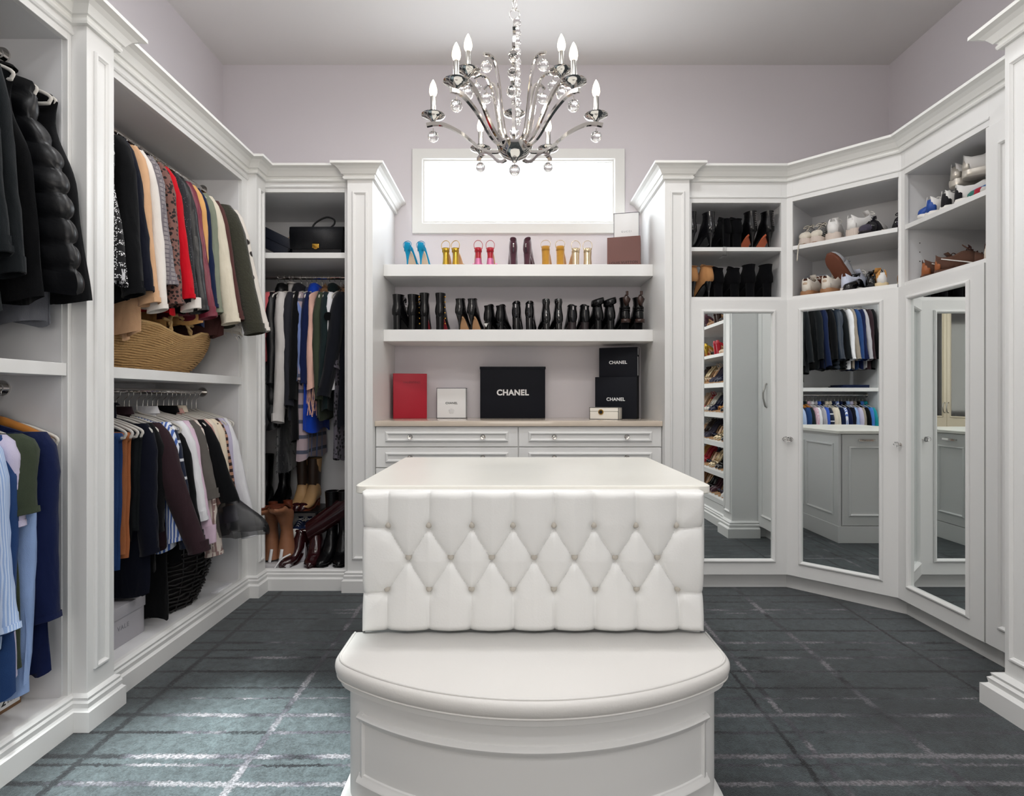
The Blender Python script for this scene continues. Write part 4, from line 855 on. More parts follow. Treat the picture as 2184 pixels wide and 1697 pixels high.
t = sneaker('running_sneaker', 'white sneaker with brown rubber arch propped upright behind the cream pair', g2, WGR, BRB, .26, .042, .026); place(t, c2(.30, CZ1 + .035, .20), RZ2 + R(165), rx=R(48), ry=R(10))
t = sneaker('running_sneaker', 'pale bluish white sneaker tipped between the cream sneaker and the patent shoe', g2, M('pale_blue_mesh', (206, 212, 230), .6), WHITE, .25, .042, .026); place(t, c2(.30, CZ1, .07), RZ2 + R(-25), ry=R(0))
BLP = BLACKP
sh2(sneaker('patent_oxford', '', g2, BLP, M('dark_edge', (32, 26, 30), .5), .25, .042, .014, BLP, BLACKS, cat='shoe'), [(.375, CZ1, .26), (.445, CZ1, .06)], ['glossy black patent lace shoe beside the pale blue sneaker', 'glossy black patent lace shoe beside the leopard sneakers'], [165, 12], .9)
LEO = ramp_mat('leopard_tan', 'spots', ((206, 150, 84), (40, 26, 20)), 70, thr=.34)
sh2(sneaker('leopard_sneaker', '', g2, LEO, M('pale_rubber', (222, 202, 164), .5), .25, .042, .03, WLEA, BLACKS, CREAMC), [(.50, CZ1, .06), (.56, CZ1, .24)], ['leopard print sneaker with cream sole beside the patent shoes', 'leopard print sneaker with cream sole at the cubby end'], [25, 200], .88)
# ---- cubby 3, local T3 (x along -Y, y = into +X)
g3 = 'sneakers in the cubby over the last mirrored door'
BLU = M('blue_leather', (34, 76, 158), .45); BLKS = ramp_mat('black_studded', 'spots', ((24, 22, 28), (220, 220, 220)), 120, thr=.16); SILV = M('silver_leather', (206, 200, 190), .3, .5)
def c3(x, z, y=.04): return onT(T3, x, y, z)
def sh3(o, spots, labels, yaw, s=1.0): return pair(o, [c3(*p) for p in spots], [R(-90) + R(v) for v in yaw], s, labels)
sh3(sneaker('blue_sneaker', '', g3, WLEA, WHITE, .25, .042, .026, BLU, WHITE, BLU), [(.10, CZ2, .26), (.165, CZ2, .03)], ['white sneaker with blue toe lying back beside the cubby side', 'white sneaker with blue heel beside the black studded pair'], [182, 4], .95)
sh3(sneaker('studded_sneaker', '', g3, WLEA, WHITE, .26, .042, .03, BLKS, WHITE), [(.24, CZ2, .05), (.32, CZ2, .05)], ['white sneaker with black studded heel beside the blue pair', 'white sneaker with black studded heel beside the coloured laces'], [4, -30], .95)
sh3(sneaker('scuffed_sneaker', '', g3, WLEA, SILV, .27, .045, .036, SILV, WLEA), [(.24, CZ2 + .128, .10), (.33, CZ2 + .128, .08)], ['white sneaker with silver sole stacked on the black studded sneakers', 'white sneaker with silver sole stacked high, turned sideways'], [4, -38], .98)
MULTI = ramp_mat('bright_patchwork', 'blotch', ((170, 30, 52), (40, 110, 100), (60, 110, 170), (230, 228, 222)), 30, rough=.5, bump=0)
sh3(sneaker('patchwork_sneaker', '', g3, MULTI, WHITE, .25, .042, .026, MULTI, M('blue_lace', (120, 160, 205), .7)), [(.44, CZ2, .28), (.52, CZ2, .28)], ['red and green patchwork sneaker with pale blue laces beside the studded pair', 'red and green patchwork sneaker with pale blue laces against the far cubby side'], [160, 175], .9)
BRS = cloth('brown_suede', (92, 66, 55)); DBS = cloth('plum_brown_suede', (62, 36, 36)); ORS = M('orange_gum', (158, 92, 52), .5, bump=.6, bscale=60)
sh3(sneaker('brown_sneaker', '', g3, BRS, BRS, .26, .041, .022, ORS, DBS, stripe=WHITE, outsole=ORS), [(.10, CZ1, .05), (.19, CZ1, .05)], ['brown suede sneaker with white stripe tipped by the cubby side', 'brown suede sneaker with white stripe and amber gum heel'], [-8, -45], .98)
sh3(sneaker('patent_sneaker', '', g3, M('burgundy_patent', (66, 34, 36), .15, coat=.5), WHITE, .26, .042, .028, CREAMC, CREAMC), [(.45, CZ1, .10), (.535, CZ1, .05)], ['dark burgundy patent sneaker with cream heel beneath the nude one', 'dark burgundy patent sneaker with cream heel against the far cubby side'], [15, -20], .95)
t = sneaker('nude_sneaker', 'nude leather sneaker lying sole outwards on top of the burgundy pair', g3, NUDE, NUDE, .26, .045, .026, NUDE, NUDE); place(t, c3(.50, CZ1 + .16, .06), R(-90) - R(40), ry=R(70))

# loose lace over the edge and shelf pin holes
p0 = c2(.13, CZ2 + .04, .06); t_ = [o for o in bpy.data.objects if o.name.startswith('platform_sneaker') and o.parent is None][0]
WM[t_.name] = Matrix.Translation(t_.location) @ Matrix.Rotation(t_.rotation_euler.z, 4, 'Z') @ Matrix.Diagonal((.98, .98, .98, 1))
MB().tube(smooth_path([c2(.11, CZ2 + .07, .09), c2(.085, CZ2 + .012, .03), c2(.07, CZ2 + .004, .002), c2(.066, CZ2 - .05, -.004), c2(.062, CZ2 - .10, -.004)], 4), .003, 6).build('loose_lace', CREAMC, t_, smooth=True)
cab3 = [o for o in bpy.data.objects if o.name == 'shoe_cabinet.002'][0]
for zz in (1.95, 2.0, 2.05): MB(T3).tube([(.0182, .09, zz), (.0178 + .001, .09, zz)], .003, 8).build('pin_hole', INKH, cab3)
# ================================================================== clothes
def hanger_proto(name, label, kind, group):
    t = thing(name, label, 'hanger', group=group)
    MB().tube(smooth_path([(.0, 0, -.088), (0, 0, -.04), (.004, 0, -.024), (.018, 0, -.010), (.020, 0, .006), (.010, 0, .0165), (-.004, 0, .0175), (-.015, 0, .010), (-.017, 0, 0)], 4), .0018, 6).build('hook', CHROME, t, smooth=True)
    m = {'velvet': VELVET, 'wood': WOOD, 'white': M('white_plastic', (226, 224, 216), .4), 'black': M('black_plastic', (18, 18, 20), .4)}[kind]
    if kind == 'wood':
        pts = smooth_path([(-.215, 0, -0.168), (-.12, 0, -0.128), (0, 0, -0.095), (.12, 0, -0.128), (.215, 0, -0.168)], 5)
        MB().tube(pts, [.010 + .006 * math.sin(math.pi * i / (len(pts) - 1)) for i in range(len(pts))], 8, flat=1.2).build('shoulder_bar', m, t, smooth=True)
        MB().tube([(-.19, 0, -0.166), (.19, 0, -0.166)], .005, 8).build('trouser_bar', m, t, smooth=True)
    else:
        r = .0065 if kind != 'black' else .006
        pts = smooth_path([(-.19, 0, -0.188), (-.215, 0, -0.181), (-.212, 0, -0.158), (-.12, 0, -0.121), (-.03, 0, -0.099), (0, 0, -0.087), (.03, 0, -0.099), (.12, 0, -0.121), (.212, 0, -0.158), (.215, 0, -0.181), (.19, 0, -0.188), (0, 0, -0.188), (-.19, 0, -0.188)], 4)
        MB().tube(pts, r, 6, False, flat=.62, up=(0, 1, 0)).build('shoulder_bar', m, t, smooth=True)
    return t
HANG = {}
def hang(kind, T, group, label):
    key = (kind, group)
    if key not in HANG: HANG[key] = hanger_proto({'velvet': 'velvet_hanger', 'wood': 'wooden_hanger', 'white': 'plastic_hanger', 'black': 'black_hanger'}[kind], label, kind, group); o = HANG[key]
    else: o = copy_tree(HANG[key])
    o.location = T.translation; o.rotation_euler = T.to_euler(); return o
def fur_tufts(mb, pts, ln, rnd, down=.5):
    for p, nrm in pts:
        d = (nrm + Vector((rnd.uniform(-.5, .5), rnd.uniform(-.5, .5), rnd.uniform(-1, .2) * down * 1.6))).normalized(); l = ln * rnd.uniform(.5, 1.2)
        s_ = d.cross(Vector((rnd.uniform(-1, 1), rnd.uniform(-1, 1), .3))).normalized() * ln * .10
        mb.add([p - s_, p + s_, p + d * l], [(0, 1, 2)])
GN = [0]
def garment(name, label, cat, group, mat, T, sw=.205, length=.72, th=.026, slv=.60, swing=.05, sr=.052, collar='none', cmat=None, smat=None, flare=.08, quilt=0, cuff=None, vest=0, fold=.012, hem=0, hng='velvet', hlabel=None, hgroup=None, drop=0, fur=None, bell=None, cut=0, svo=0, splay=.0, cufflen=.05, neck=.07):
    """T: rod point, local x to the room, y along the rod, z up"""
    GN[0] += 1; sd = GN[0] * 3.7; rnd = random.Random(GN[0])
    t = thing(name, label, cat, T.translation + Vector((0, 0, -length)), group=group)
    if hng:
        hang(hng, T @ Matrix.Rotation(rnd.uniform(-.05, .05), 4, 'Z'), hgroup, hlabel)
    z0 = -.098 - drop
    def zs(u): a = abs(u) / sw; return z0 - .018 * a - (.055 * max(0, a - .28)) - (.02 * max(0, a - .85) / .15)
    zh = z0 - length; n = 30; rows = 20 if not quilt else int(length / quilt * 8); rings = []
    for i in range(rows + 1):
        tt = i / rows; ring = []
        kth = min(1, .22 + 1.5 * tt ** .6) if i else .22
        for k in range(n):
            a = 2 * math.pi * k / n; cu, si = math.cos(a), math.sin(a); cu = math.copysign(abs(cu) ** .75, cu); si = math.copysign(abs(si) ** .7, si)
            u0 = sw * cu; e = max(0, abs(cu) - .62) / .38
            ww = 1 + flare * tt - (vest * .20 * e * math.exp(-((tt - .12) / .16) ** 2)) - .05 * math.exp(-((tt - .3) / .2) ** 2) * (0 if vest else 1)
            f = fold * tt * (math.sin(a * 5 + sd) * .7 + math.sin(a * 3 - sd * 2 + tt * 2)) + .006 * noise.noise((u0 * 9 + sd, tt * 5, si * 1.2))
            v = th * si * kth + f * (1 if abs(si) > .2 else .4)
            u = u0 * ww + f * .6 * cu + (.012 * noise.noise((sd, tt * 3, cu)) * tt)
            z = zs(u0) + (zh - zs(u0)) * tt + (.012 * math.sin(a * 3 + sd) + hem * cu) * tt ** 3
            if quilt:
                q = abs(math.sin(math.pi * (z - z0) / quilt)); q2 = .52 + .58 * q ** .45; v *= q2 * (1 + .12 * noise.noise((u0 * 14, z * 20, sd))); u += math.copysign(.022, u) * (q ** .45 - .7) * min(1, abs(cu) * 1.2)
            ring.append(Vector((u, v, z)))
        rings.append(ring)
    b = MB(T).loft(rings, True); b.v = b.v; 
    # roof the shoulders
    b.add(rings[0], [(k, k + 1, n - k - 1, (n - k) % n) if k else (0, 1, n - 1) for k in range(0, n // 2)])
    b.build('body', mat, t, smooth=55)
    sm = smat or mat; bell_ = bell
    if slv:
        for sg in (1, -1):
            bell = bell_ if sg > 0 else None; swg = swing if sg > 0 else swing * .2; s0 = sw - .045; m = 14 if not bell else 20; rs = []
            for i in range(m + 1):
                s_ = i / m if not bell else (i / 10 * .714 if i < 10 else .714 + (i - 10) / (m - 10) * .286); r0 = sr * (1.08 - .32 * s_) * (1 - .0 * s_); rv = r0 * (.62 if s_ < .1 else .70)
                if i == 0: r0 *= .72; rv *= .55
                cx = sg * (s0 + .03 * min(1, s_ * 5) + swg * s_ ** 1.15); cy = svo * s_ + .010 * math.sin(sd + s_ * 4); cz = zs(s0) + .006 - slv * s_
                if bell and s_ > .72: k_ = (s_ - .72) / .28; r0 *= 1 + bell * math.sin(k_ * math.pi * .60); rv *= 1 + bell * .8 * math.sin(k_ * math.pi * .60)
                qd = 1
                if quilt: qd = .86 + .2 * abs(math.sin(math.pi * slv * s_ / quilt)) ** .5
                rf = .26 * max(0, (s_ - .72) / .28) if bell else 0
                rs.append([Vector((cx + r0 * qd * (1 + rf * math.sin(5 * a + s_ * 3)) * math.cos(a) + .006 * noise.noise((sd + s_ * 7, math.cos(a) * 2, math.sin(a) * 2)), cy + rv * qd * (1 + rf * math.sin(5 * a + s_ * 3)) * math.sin(a) + .006 * noise.noise((math.cos(a) * 2, sd - s_ * 9, 2.)), cz + .010 * math.cos(a) * sg * s_)) for a in [2 * math.pi * k / 16 for k in range(16)]])
            if bell:
                MB(T).loft(rs[:11], True, True, False).build('sleeve', mat, t, smooth=60); MB(T).loft(rs[10:], True, False, False).build('bell_cuff', sm, t, smooth=60)
            else: MB(T).loft(rs, True, True, False).build('sleeve', mat if bell_ else sm, t, smooth=60)
            last = rs[-1]; c = sum(last, Vector()) / 16
            cf = MB(T); cl_ = cufflen if cuff else .02
            if bell: continue
            cf.loft([[p + (c - p) * -.06 + Vector((0, 0, cl_)) for p in last], [p + (c - p) * -.10 + Vector((0, 0, 0)) for p in last], [p + (c - p) * .02 + Vector((0, 0, -.002)) for p in last], [p + (c - p) * .10 + Vector((0, 0, .05)) for p in last]], True, False, True)
            cf.build('cuff', cuff or sm, t, smooth=50)
    cm = cmat or mat
    if collar in ('shirt', 'stand', 'lapel'):
        h = {'shirt': .035, 'stand': .055, 'lapel': .02}[collar]; rr = []
        for i, (q, dz) in enumerate(((1.12, -.022), (.95, 0), (.9, h), (1.0, h + .003), (1.18, h * .35 - .01 if collar != 'stand' else h - .01))):
            rr.append([Vector((neck * q * math.cos(a) , .034 * q * math.sin(a), z0 + dz + .012 * math.cos(a * 1) * 0 - .012 * abs(math.sin(a)) * 0)) for a in [2 * math.pi * k / 20 for k in range(20)]])
        MB(T).loft(rr, True).build('collar', cm, t, smooth=60)
    elif collar == 'hood':
        rr = [[Vector((.10 * q * math.cos(a) - .01, .045 * q * math.sin(a), z0 + dz + .02 * math.cos(a))) for a in [2 * math.pi * k / 18 for k in range(18)]] for q, dz in ((1.0, -.09), (1.22, -.055), (1.2, -.01), (.98, .025), (.6, .035))]
        MB(T).loft(rr, True, False, True).build('hood', cm, t, smooth=True)
    elif collar == 'fur':
        fm = MB(T); pts = []
        rr = [[Vector(((.085 + .028 * math.cos(b_)) * math.cos(a), (.035 + .026 * math.cos(b_)) * math.sin(a), z0 - .012 + .030 * math.sin(b_))) for b_ in [2 * math.pi * j / 8 for j in range(8)]] for a in [2 * math.pi * k / 18 for k in range(19)]]
        fm.loft(rr, True)
        for r_ in rr[:-1]:
            c = sum(r_, Vector()) / 8
            for p in r_:
                for _ in range(4): pts.append((p + Vector((rnd.uniform(-.01, .01), rnd.uniform(-.008, .008), rnd.uniform(-.008, .008))), (p - c).normalized()))
        fur_tufts(fm, pts, .03, rnd); fm.build('fur_collar', cm, t, smooth=False, kind='stuff')
    if fur:
        fm = MB(T); pts = []
        for i in range(2, rows + 1):
            for k in range(n):
                p = rings[i][k]; nr = Vector((p.x * .6, p.y * 6, -.1)).normalized()
                if rnd.random() < .9: pts.append((p.copy(), nr)); pts.append((p + Vector((rnd.uniform(-.015, .015), 0, rnd.uniform(-.02, .02))), nr))
        fur_tufts(fm, pts, fur, rnd, .8); fm.build('fur_pile', mat, t, kind='stuff')
    return t
def trousers(name, label, group, mat, T, w_=.10, length=.6, th=.02, hng='velvet', hlabel=None, hgroup=None, drop=.125, uo=.08):
    GN[0] += 1; sd = GN[0] * 2.3; t = thing(name, label, 'trousers', T.translation + Vector((0, 0, -length)), group=group)
    if hng: hang(hng, T, hgroup, hlabel)
    for q in (-1, 1):
        rr = []
        for i in range(15):
            s_ = i / 14
            rr.append([Vector((uo + w_ * (1 - .12 * s_) * math.cos(a) + .006 * noise.noise((sd, s_ * 5, math.cos(a))), q * th * .55 + th * (.5 + .3 * s_) * math.sin(a) + .005 * noise.noise((s_ * 4, sd, math.sin(a))), -drop - .06 - length * s_ * (1 if q > 0 else .96) + .006 * math.cos(a))) for a in [2 * math.pi * k / 16 for k in range(16)]])
        MB(T).loft(rr, True, True, False).build('trouser_leg', mat, t, smooth=60)
    MB(T).tube([(uo - w_, 0, -drop - .058), (uo + w_, 0, -drop - .058)], th * .9, 10).build('fold', mat, t, smooth=True)
    return t
def TL(y, z, rot=0): return Matrix.Translation((-1.83, y, z)) @ Matrix.Rotation(R(rot), 4, 'Z')
def TBk(x, rot=0): return Matrix.Translation((x, 3.84, 2.02)) @ Matrix.Rotation(R(-90 + rot), 4, 'Z')
# ---- fabrics
def C_(name, rgb, **k): return cloth(name, rgb, **k)
BLK = C_('black_wool', (9, 10, 13)); NVY = C_('navy_wool', (11, 14, 28)); CHAR = C_('charcoal_fleece', (21, 25, 28)); CAM = C_('camel_wool', (205, 164, 128)); OATM = C_('oatmeal_wool', (222, 216, 210)); WHT = C_('white_cotton', (226, 226, 230))
IVO = C_('ivory_denim', (216, 208, 190)); DEN = C_('dark_denim', (20, 32, 64)); DEN2 = C_('blue_denim', (40, 68, 116)); OLV = C_('olive_cotton', (58, 66, 52)); BRN = C_('cocoa_cotton', (82, 52, 50)); PLUM = C_('plum_denim', (48, 33, 38))
TED = M('olive_teddy', (50, 50, 38), .95, bump=1.0, bscale=110, var=.3, vscale=80, sheen=.3); RED = C_('red_wool', (188, 12, 30)); LEAB = M('black_soft_leather', (20, 20, 23), .38, bump=.3, bscale=60); LEAW = M('wine_leather', (112, 34, 52), .42, bump=.25, bscale=50)
TANL = C_('tan_suede', (214, 164, 104)); SAGE = C_('sage_cotton', (126, 132, 116)); GREYC = C_('heather_grey', (120, 122, 130)); LGR = C_('light_grey_fleece', (176, 174, 180)); LAV = C_('lavender_cotton', (196, 190, 214)); PINK = C_('blush_knit', (222, 178, 164)); LBL = C_('pale_blue_cotton', (150, 176, 222)); BLUC = C_('royal_blue_nylon', (24, 70, 190), rough=.45); TEALC = C_('teal_satin', (20, 140, 150), rough=.4)
NAVQ = M('black_nylon_quilt', (10, 11, 15), .4, bump=.2, bscale=60); NAVB = C_('bright_navy', (19, 29, 66)); TAUP = C_('taupe_cotton', (150, 140, 128)); ROSE = C_('rose_cotton', (214, 188, 206)); CRM = C_('cream_knit', (226, 214, 196)); ORNG = C_('rust_cotton', (168, 104, 66))
TWEED = ramp_mat('black_white_tweed', 'tweed', ((14, 14, 18), (232, 232, 234)), 7, thr=.62); CHK = ramp_mat('grey_check', 'check', ((138, 132, 134), (112, 106, 112), (96, 90, 98)), 16, thr=.85); LEOB = ramp_mat('brown_leopard', 'spots', ((116, 80, 72), (26, 17, 17)), 62, thr=.60)
PLAID = ramp_mat('mauve_plaid', 'check', ((158, 142, 148), (112, 130, 180), (70, 74, 92)), 3.2, thr=.86); BWTRIM = ramp_mat('black_silver_boucle', 'spots', ((22, 22, 28), (170, 172, 180)), 130, thr=.30); STRB = ramp_mat('blue_white_stripe', 'stripe', ((72, 104, 178), (226, 232, 244)), 22, axis='X'); NAVS = ramp_mat('navy_windowpane', 'check', ((20, 30, 54), (228, 230, 236), (228, 230, 236)), 3.6, thr=.95)
STRP = ramp_mat('fine_blue_stripe', 'stripe', ((146, 172, 216), (190, 206, 232)), 45, axis='Y'); ANIM = ramp_mat('cream_animal_knit', 'spots', ((226, 212, 190), (54, 24, 22)), 20, thr=.36); BSTR = ramp_mat('brown_red_stripe', 'stripe', ((46, 28, 28), (178, 132, 108)), 9, axis='Z'); MONO = ramp_mat('cream_monogram', 'check', ((226, 214, 204), (150, 122, 118), (226, 214, 204)), 9, thr=.93, dist=3); PNKT = ramp_mat('rose_tweed', 'spots', ((196, 150, 142), (236, 220, 214)), 140, thr=.3)
WFUR = ramp_mat('white_spotted_fur', 'spots', ((226, 220, 212), (40, 34, 32)), 13, thr=.42, bump=0); BFUR = M('brown_fur', (134, 100, 72), .95, var=.5, vscale=50); BLKF = C_('black_fur', (14, 15, 20), sheen=.5); LEOD = ramp_mat('dark_leopard', 'spots', ((92, 88, 98), (20, 20, 26)), 40, thr=.60)
PCHK = ramp_mat('pink_gingham', 'check', ((228, 218, 226), (206, 160, 176), (206, 160, 176)), 26, thr=.8); GRN = C_('dark_green_nylon', (28, 40, 42)); FLOR = ramp_mat('bright_floral', 'blotch', ((40, 30, 30), (222, 170, 60), (90, 170, 210), (160, 50, 40), (228, 200, 180)), 55, bump=0); ORG = M('black_organza', (10, 11, 15), .35, alpha=.72)
for m_ in (TWEED, CHK, LEOB, PLAID, BWTRIM, STRB, NAVS, STRP, ANIM, BSTR, MONO, PNKT, LEOD, PCHK, LEAB, LEAW): wrinkle(m_)
# ---- upper rod, basket wardrobe
zr = 2.43 - .015; g = 'coats and jackets on the upper rod over the straw basket'; hg = dict(hgroup='hangers on the upper rod over the basket', hlabel='slim hanger with chrome hook on the rod over the straw basket')
def MU(y, name, label, cat, mat, **k):
    kk = dict(sw=.22, length=.72, slv=.60, swing=.075, th=.026, sr=.056); kk.update(hg); kk.update(k)
    return garment(name, label, cat, g, mat, TL(y, zr, kk.pop('rot', 0)), **kk)
tw = MU(2.255, 'tweed_coat', 'black and white checked tweed coat with a fringed hem beside the pilaster', 'coat', TWEED, length=.66, slv=.0, sw=.235, flare=.22)
fm = MB(TL(2.255, zr)); rnd = random.Random(5)
for i in range(90):
    a = rnd.uniform(-1, 1); u = .235 * 1.22 * a; v = rnd.choice((-1, 1)) * .026 * math.sqrt(max(0, 1 - a * a)); z = -.70
    fm.tube([(u, v, z), (u + rnd.uniform(-.006, .006), v + rnd.uniform(-.004, .004), z - .03), (u + rnd.uniform(-.01, .01), v, z - .055)], .0022, 4)
fm.build('fringe', WHT, tw, kind='stuff')
MU(2.315, 'wool_coat', 'plain black wool coat beside the checked tweed coat', 'coat', BLK, collar='lapel', length=.72, slv=.66)
MU(2.355, 'wool_coat', 'black wool coat with notched collar beside the camel coat', 'coat', NVY, collar='lapel', length=.70, slv=.64)
MU(2.41, 'camel_coat', 'camel wool coat between the black coat and the oatmeal coat', 'coat', CAM, length=.84, slv=.68, collar='stand')
MU(2.465, 'oatmeal_coat', 'pale oatmeal wool coat hanging beside the camel coat', 'coat', OATM, length=.72, slv=.70, collar='stand')
MU(2.52, 'check_blazer', 'grey checked blazer between the oatmeal coat and the leopard coat', 'blazer', CHK, length=.70, slv=.58, collar='lapel')
MU(2.58, 'leopard_coat', 'brown leopard print coat with wide open cuffs', 'coat', LEOB, length=.66, slv=.66, sr=.060, collar='lapel')
MU(2.645, 'wool_coat', 'bright red wool coat beside the leopard coat', 'coat', RED, length=.72, slv=.62, swing=.085)
MU(2.70, 'boucle_jacket', 'black boucle jacket with silver flecks beside the red coat', 'jacket', BWTRIM, length=.66, slv=.66, collar='stand', cuff=OATM, swing=.085)
MU(2.755, 'leather_jacket', 'black soft leather jacket beside the boucle jacket', 'jacket', LEAB, length=.70, slv=.66, collar='lapel', swing=.095)
MU(2.815, 'leather_jacket', 'wine red leather jacket beside the black leather jacket', 'jacket', LEAW, length=.72, slv=.68, collar='lapel', swing=.10)
MU(2.86, 'suede_jacket', 'tan suede jacket between the wine leather and the denim', 'jacket', TANL, length=.74, slv=.58, swing=.05)
MU(2.915, 'denim_jacket', 'dark blue denim jacket beside the tan suede jacket', 'jacket', DEN, length=.74, slv=.62, collar='shirt', hng='white', hgroup='white hangers by the denim jackets', hlabel='white hanger under the denim jackets', swing=.05)
MU(2.965, 'cotton_jacket', 'sage green cotton jacket between blue denim and ivory denim', 'jacket', SAGE, length=.7, slv=.64, swing=.06)
MU(3.025, 'denim_jacket', 'ivory denim jacket with long sleeve hanging over the shelf', 'jacket', IVO, length=.66, slv=.68, collar='shirt', sr=.06, swing=.11, hng='white', hgroup='white hangers by the denim jackets', hlabel='white hanger under the denim jackets')
MU(3.085, 'cotton_jacket', 'cocoa brown cotton jacket between ivory denim and teddy coat', 'jacket', BRN, length=.78, slv=.66, swing=.11)
MU(3.155, 'teddy_coat', 'olive teddy fleece coat with fur collar and thick sleeve', 'coat', TED, length=.72, slv=.72, sr=.072, swing=.17, collar='fur', cmat=BFUR, sw=.24)
MU(3.235, 'fur_coat', 'white fur coat with dark spots behind the olive teddy coat', 'coat', WFUR, length=.74, slv=.70, sr=.06, swing=.15, fur=.03, sw=.25)
MU(2.285, 'white_shirt', 'long white cotton shirt whose hem hangs down beside the basket', 'shirt', WHT, length=.93, slv=0, sw=.18, hng=None)
MU(2.435, 'camel_coat', 'beige wool coat whose hem hangs below the camel coat', 'coat', CAM, length=.86, slv=0, sw=.16, hng=None)
MU(2.80, 'suede_skirt', 'long beige skirt hanging down into the basket handles', 'skirt', TANL, length=.86, slv=0, sw=.10, hng=None)
# ---- lower rod, basket wardrobe
zr2 = 1.235 - .015; g = 'clothes on the lower rod over the wicker hamper'; hg = dict(hgroup='pale velvet hangers on the lower rod', hlabel='pale velvet hanger with chrome hook on the lower rod over the hamper')
def ML(y, name, label, cat, mat, **k):
    kk = dict(sw=.205, length=.66, slv=.55, swing=.05, th=.022); kk.update(hg); kk.update(k)
    return garment(name, label, cat, g, mat, TL(y, zr2, kk.pop('rot', 0)), **kk)
trousers('jeans', 'blue denim jeans folded over a velvet hanger beside the pilaster', g, DEN2, TL(2.345, zr2), .10, .56, uo=.10, **hg)
trousers('cotton_trousers', 'rust coloured cotton trousers folded over a hanger beside the jeans', g, ORNG, TL(2.385, zr2), .10, .52, uo=.11, **hg)
trousers('black_trousers', 'black trousers folded over a hanger beside the rust pair', g, BLK, TL(2.42, zr2), .10, .46, uo=.10, **hg)
trousers('black_trousers', 'charcoal black trousers folded over a hanger beside the navy coat', g, CHAR, TL(2.452, zr2), .10, .42, uo=.11, **hg)
ML(2.505, 'long_coat', 'long navy coat hanging beside the folded black trousers', 'coat', NVY, length=.80, slv=.58, collar='stand', swing=.03)
ML(2.55, 'knit_pullover', 'dark navy knitted top with a bright pink tag behind the navy coat', 'pullover', BLK, length=.70, slv=.5, swing=.02)
ML(2.60, 'denim_jacket', 'plum brown denim jacket with its sleeve swung into the room', 'jacket', PLUM, length=.62, slv=.60, sr=.06, swing=.19, collar='shirt')
ML(2.655, 'striped_shirt', 'blue and white striped shirt behind the plum jacket', 'shirt', STRB, length=.64, slv=.56, swing=.06)
ML(2.69, 'checked_shirt', 'navy shirt with white windowpane lines and buttoned cuff', 'shirt', NAVS, length=.62, slv=.60, swing=.09, cuff=NAVS, sr=.05)
ML(2.745, 'black_blouse', 'black satin blouse under a pale velvet hanger', 'blouse', BLK, length=.68, slv=.54, drop=.045, swing=.10)
ML(2.79, 'white_shirt', 'white shirt with lavender tint beside the black blouse', 'shirt', WHT, length=.60, slv=.50, collar='shirt', swing=.09)
ML(2.825, 'rose_shirt', 'pale rose cotton shirt with long cuff beside the white shirt', 'shirt', ROSE, length=.6, slv=.62, swing=.11, cuff=ROSE, cufflen=.09)
ML(2.865, 'grey_jacket', 'grey brown short jacket between the rose shirt and monogram blouse', 'jacket', C_('stone_grey', (92, 88, 84)), length=.5, slv=.40, swing=.11)
ML(2.905, 'monogram_blouse', 'cream blouse with a linked line pattern and gathered cuff', 'blouse', MONO, length=.62, slv=.70, swing=.10, sr=.058)
ML(2.955, 'organza_blouse', 'black blouse with a sheer organza bell sleeve swung into the room', 'blouse', BLK, length=.66, slv=.60, sr=.056, swing=.24, bell=2.1, smat=ORG, collar='shirt')
ML(3.00, 'tweed_jacket', 'rose tweed jacket beside the organza blouse', 'jacket', PNKT, length=.56, slv=.46, swing=.05, collar='lapel')
ML(3.035, 'cream_blouse', 'cream blouse between the rose tweed and the animal print knit', 'blouse', CRM, length=.6, slv=.48, swing=.05, collar='shirt')
ML(3.08, 'animal_knit', 'cream knit with brown animal spots beside the cream blouse', 'sweater', ANIM, length=.52, slv=.36, swing=.06)
ML(3.12, 'striped_knit', 'brown and red striped knit beside the animal print knit', 'sweater', BSTR, length=.56, slv=.48, swing=.08)
ML(3.165, 'lavender_shirt', 'pale lavender shirt beside the striped knit', 'shirt', LAV, length=.62, slv=.58, swing=.06)
ML(3.215, 'white_shirt', 'long white shirt with loose cuff at the end of the lower rod', 'shirt', WHT, length=.66, slv=.68, swing=.14, sr=.055)
ML(3.26, 'floral_blouse', 'bright floral top tucked at the end of the lower rod', 'top', FLOR, length=.58, slv=0)
sk = ML(2.66, 'long_skirt', 'long black skirt hanging in front of the wicker hamper', 'skirt', BLK, length=.96, slv=0, sw=.175, flare=.2, hng=None)
ML(2.715, 'floral_scarf', 'bright flowered scarf hanging between the black skirt and hamper', 'scarf', FLOR, length=.80, slv=0, sw=.12, th=.008, hng=None, flare=.2)
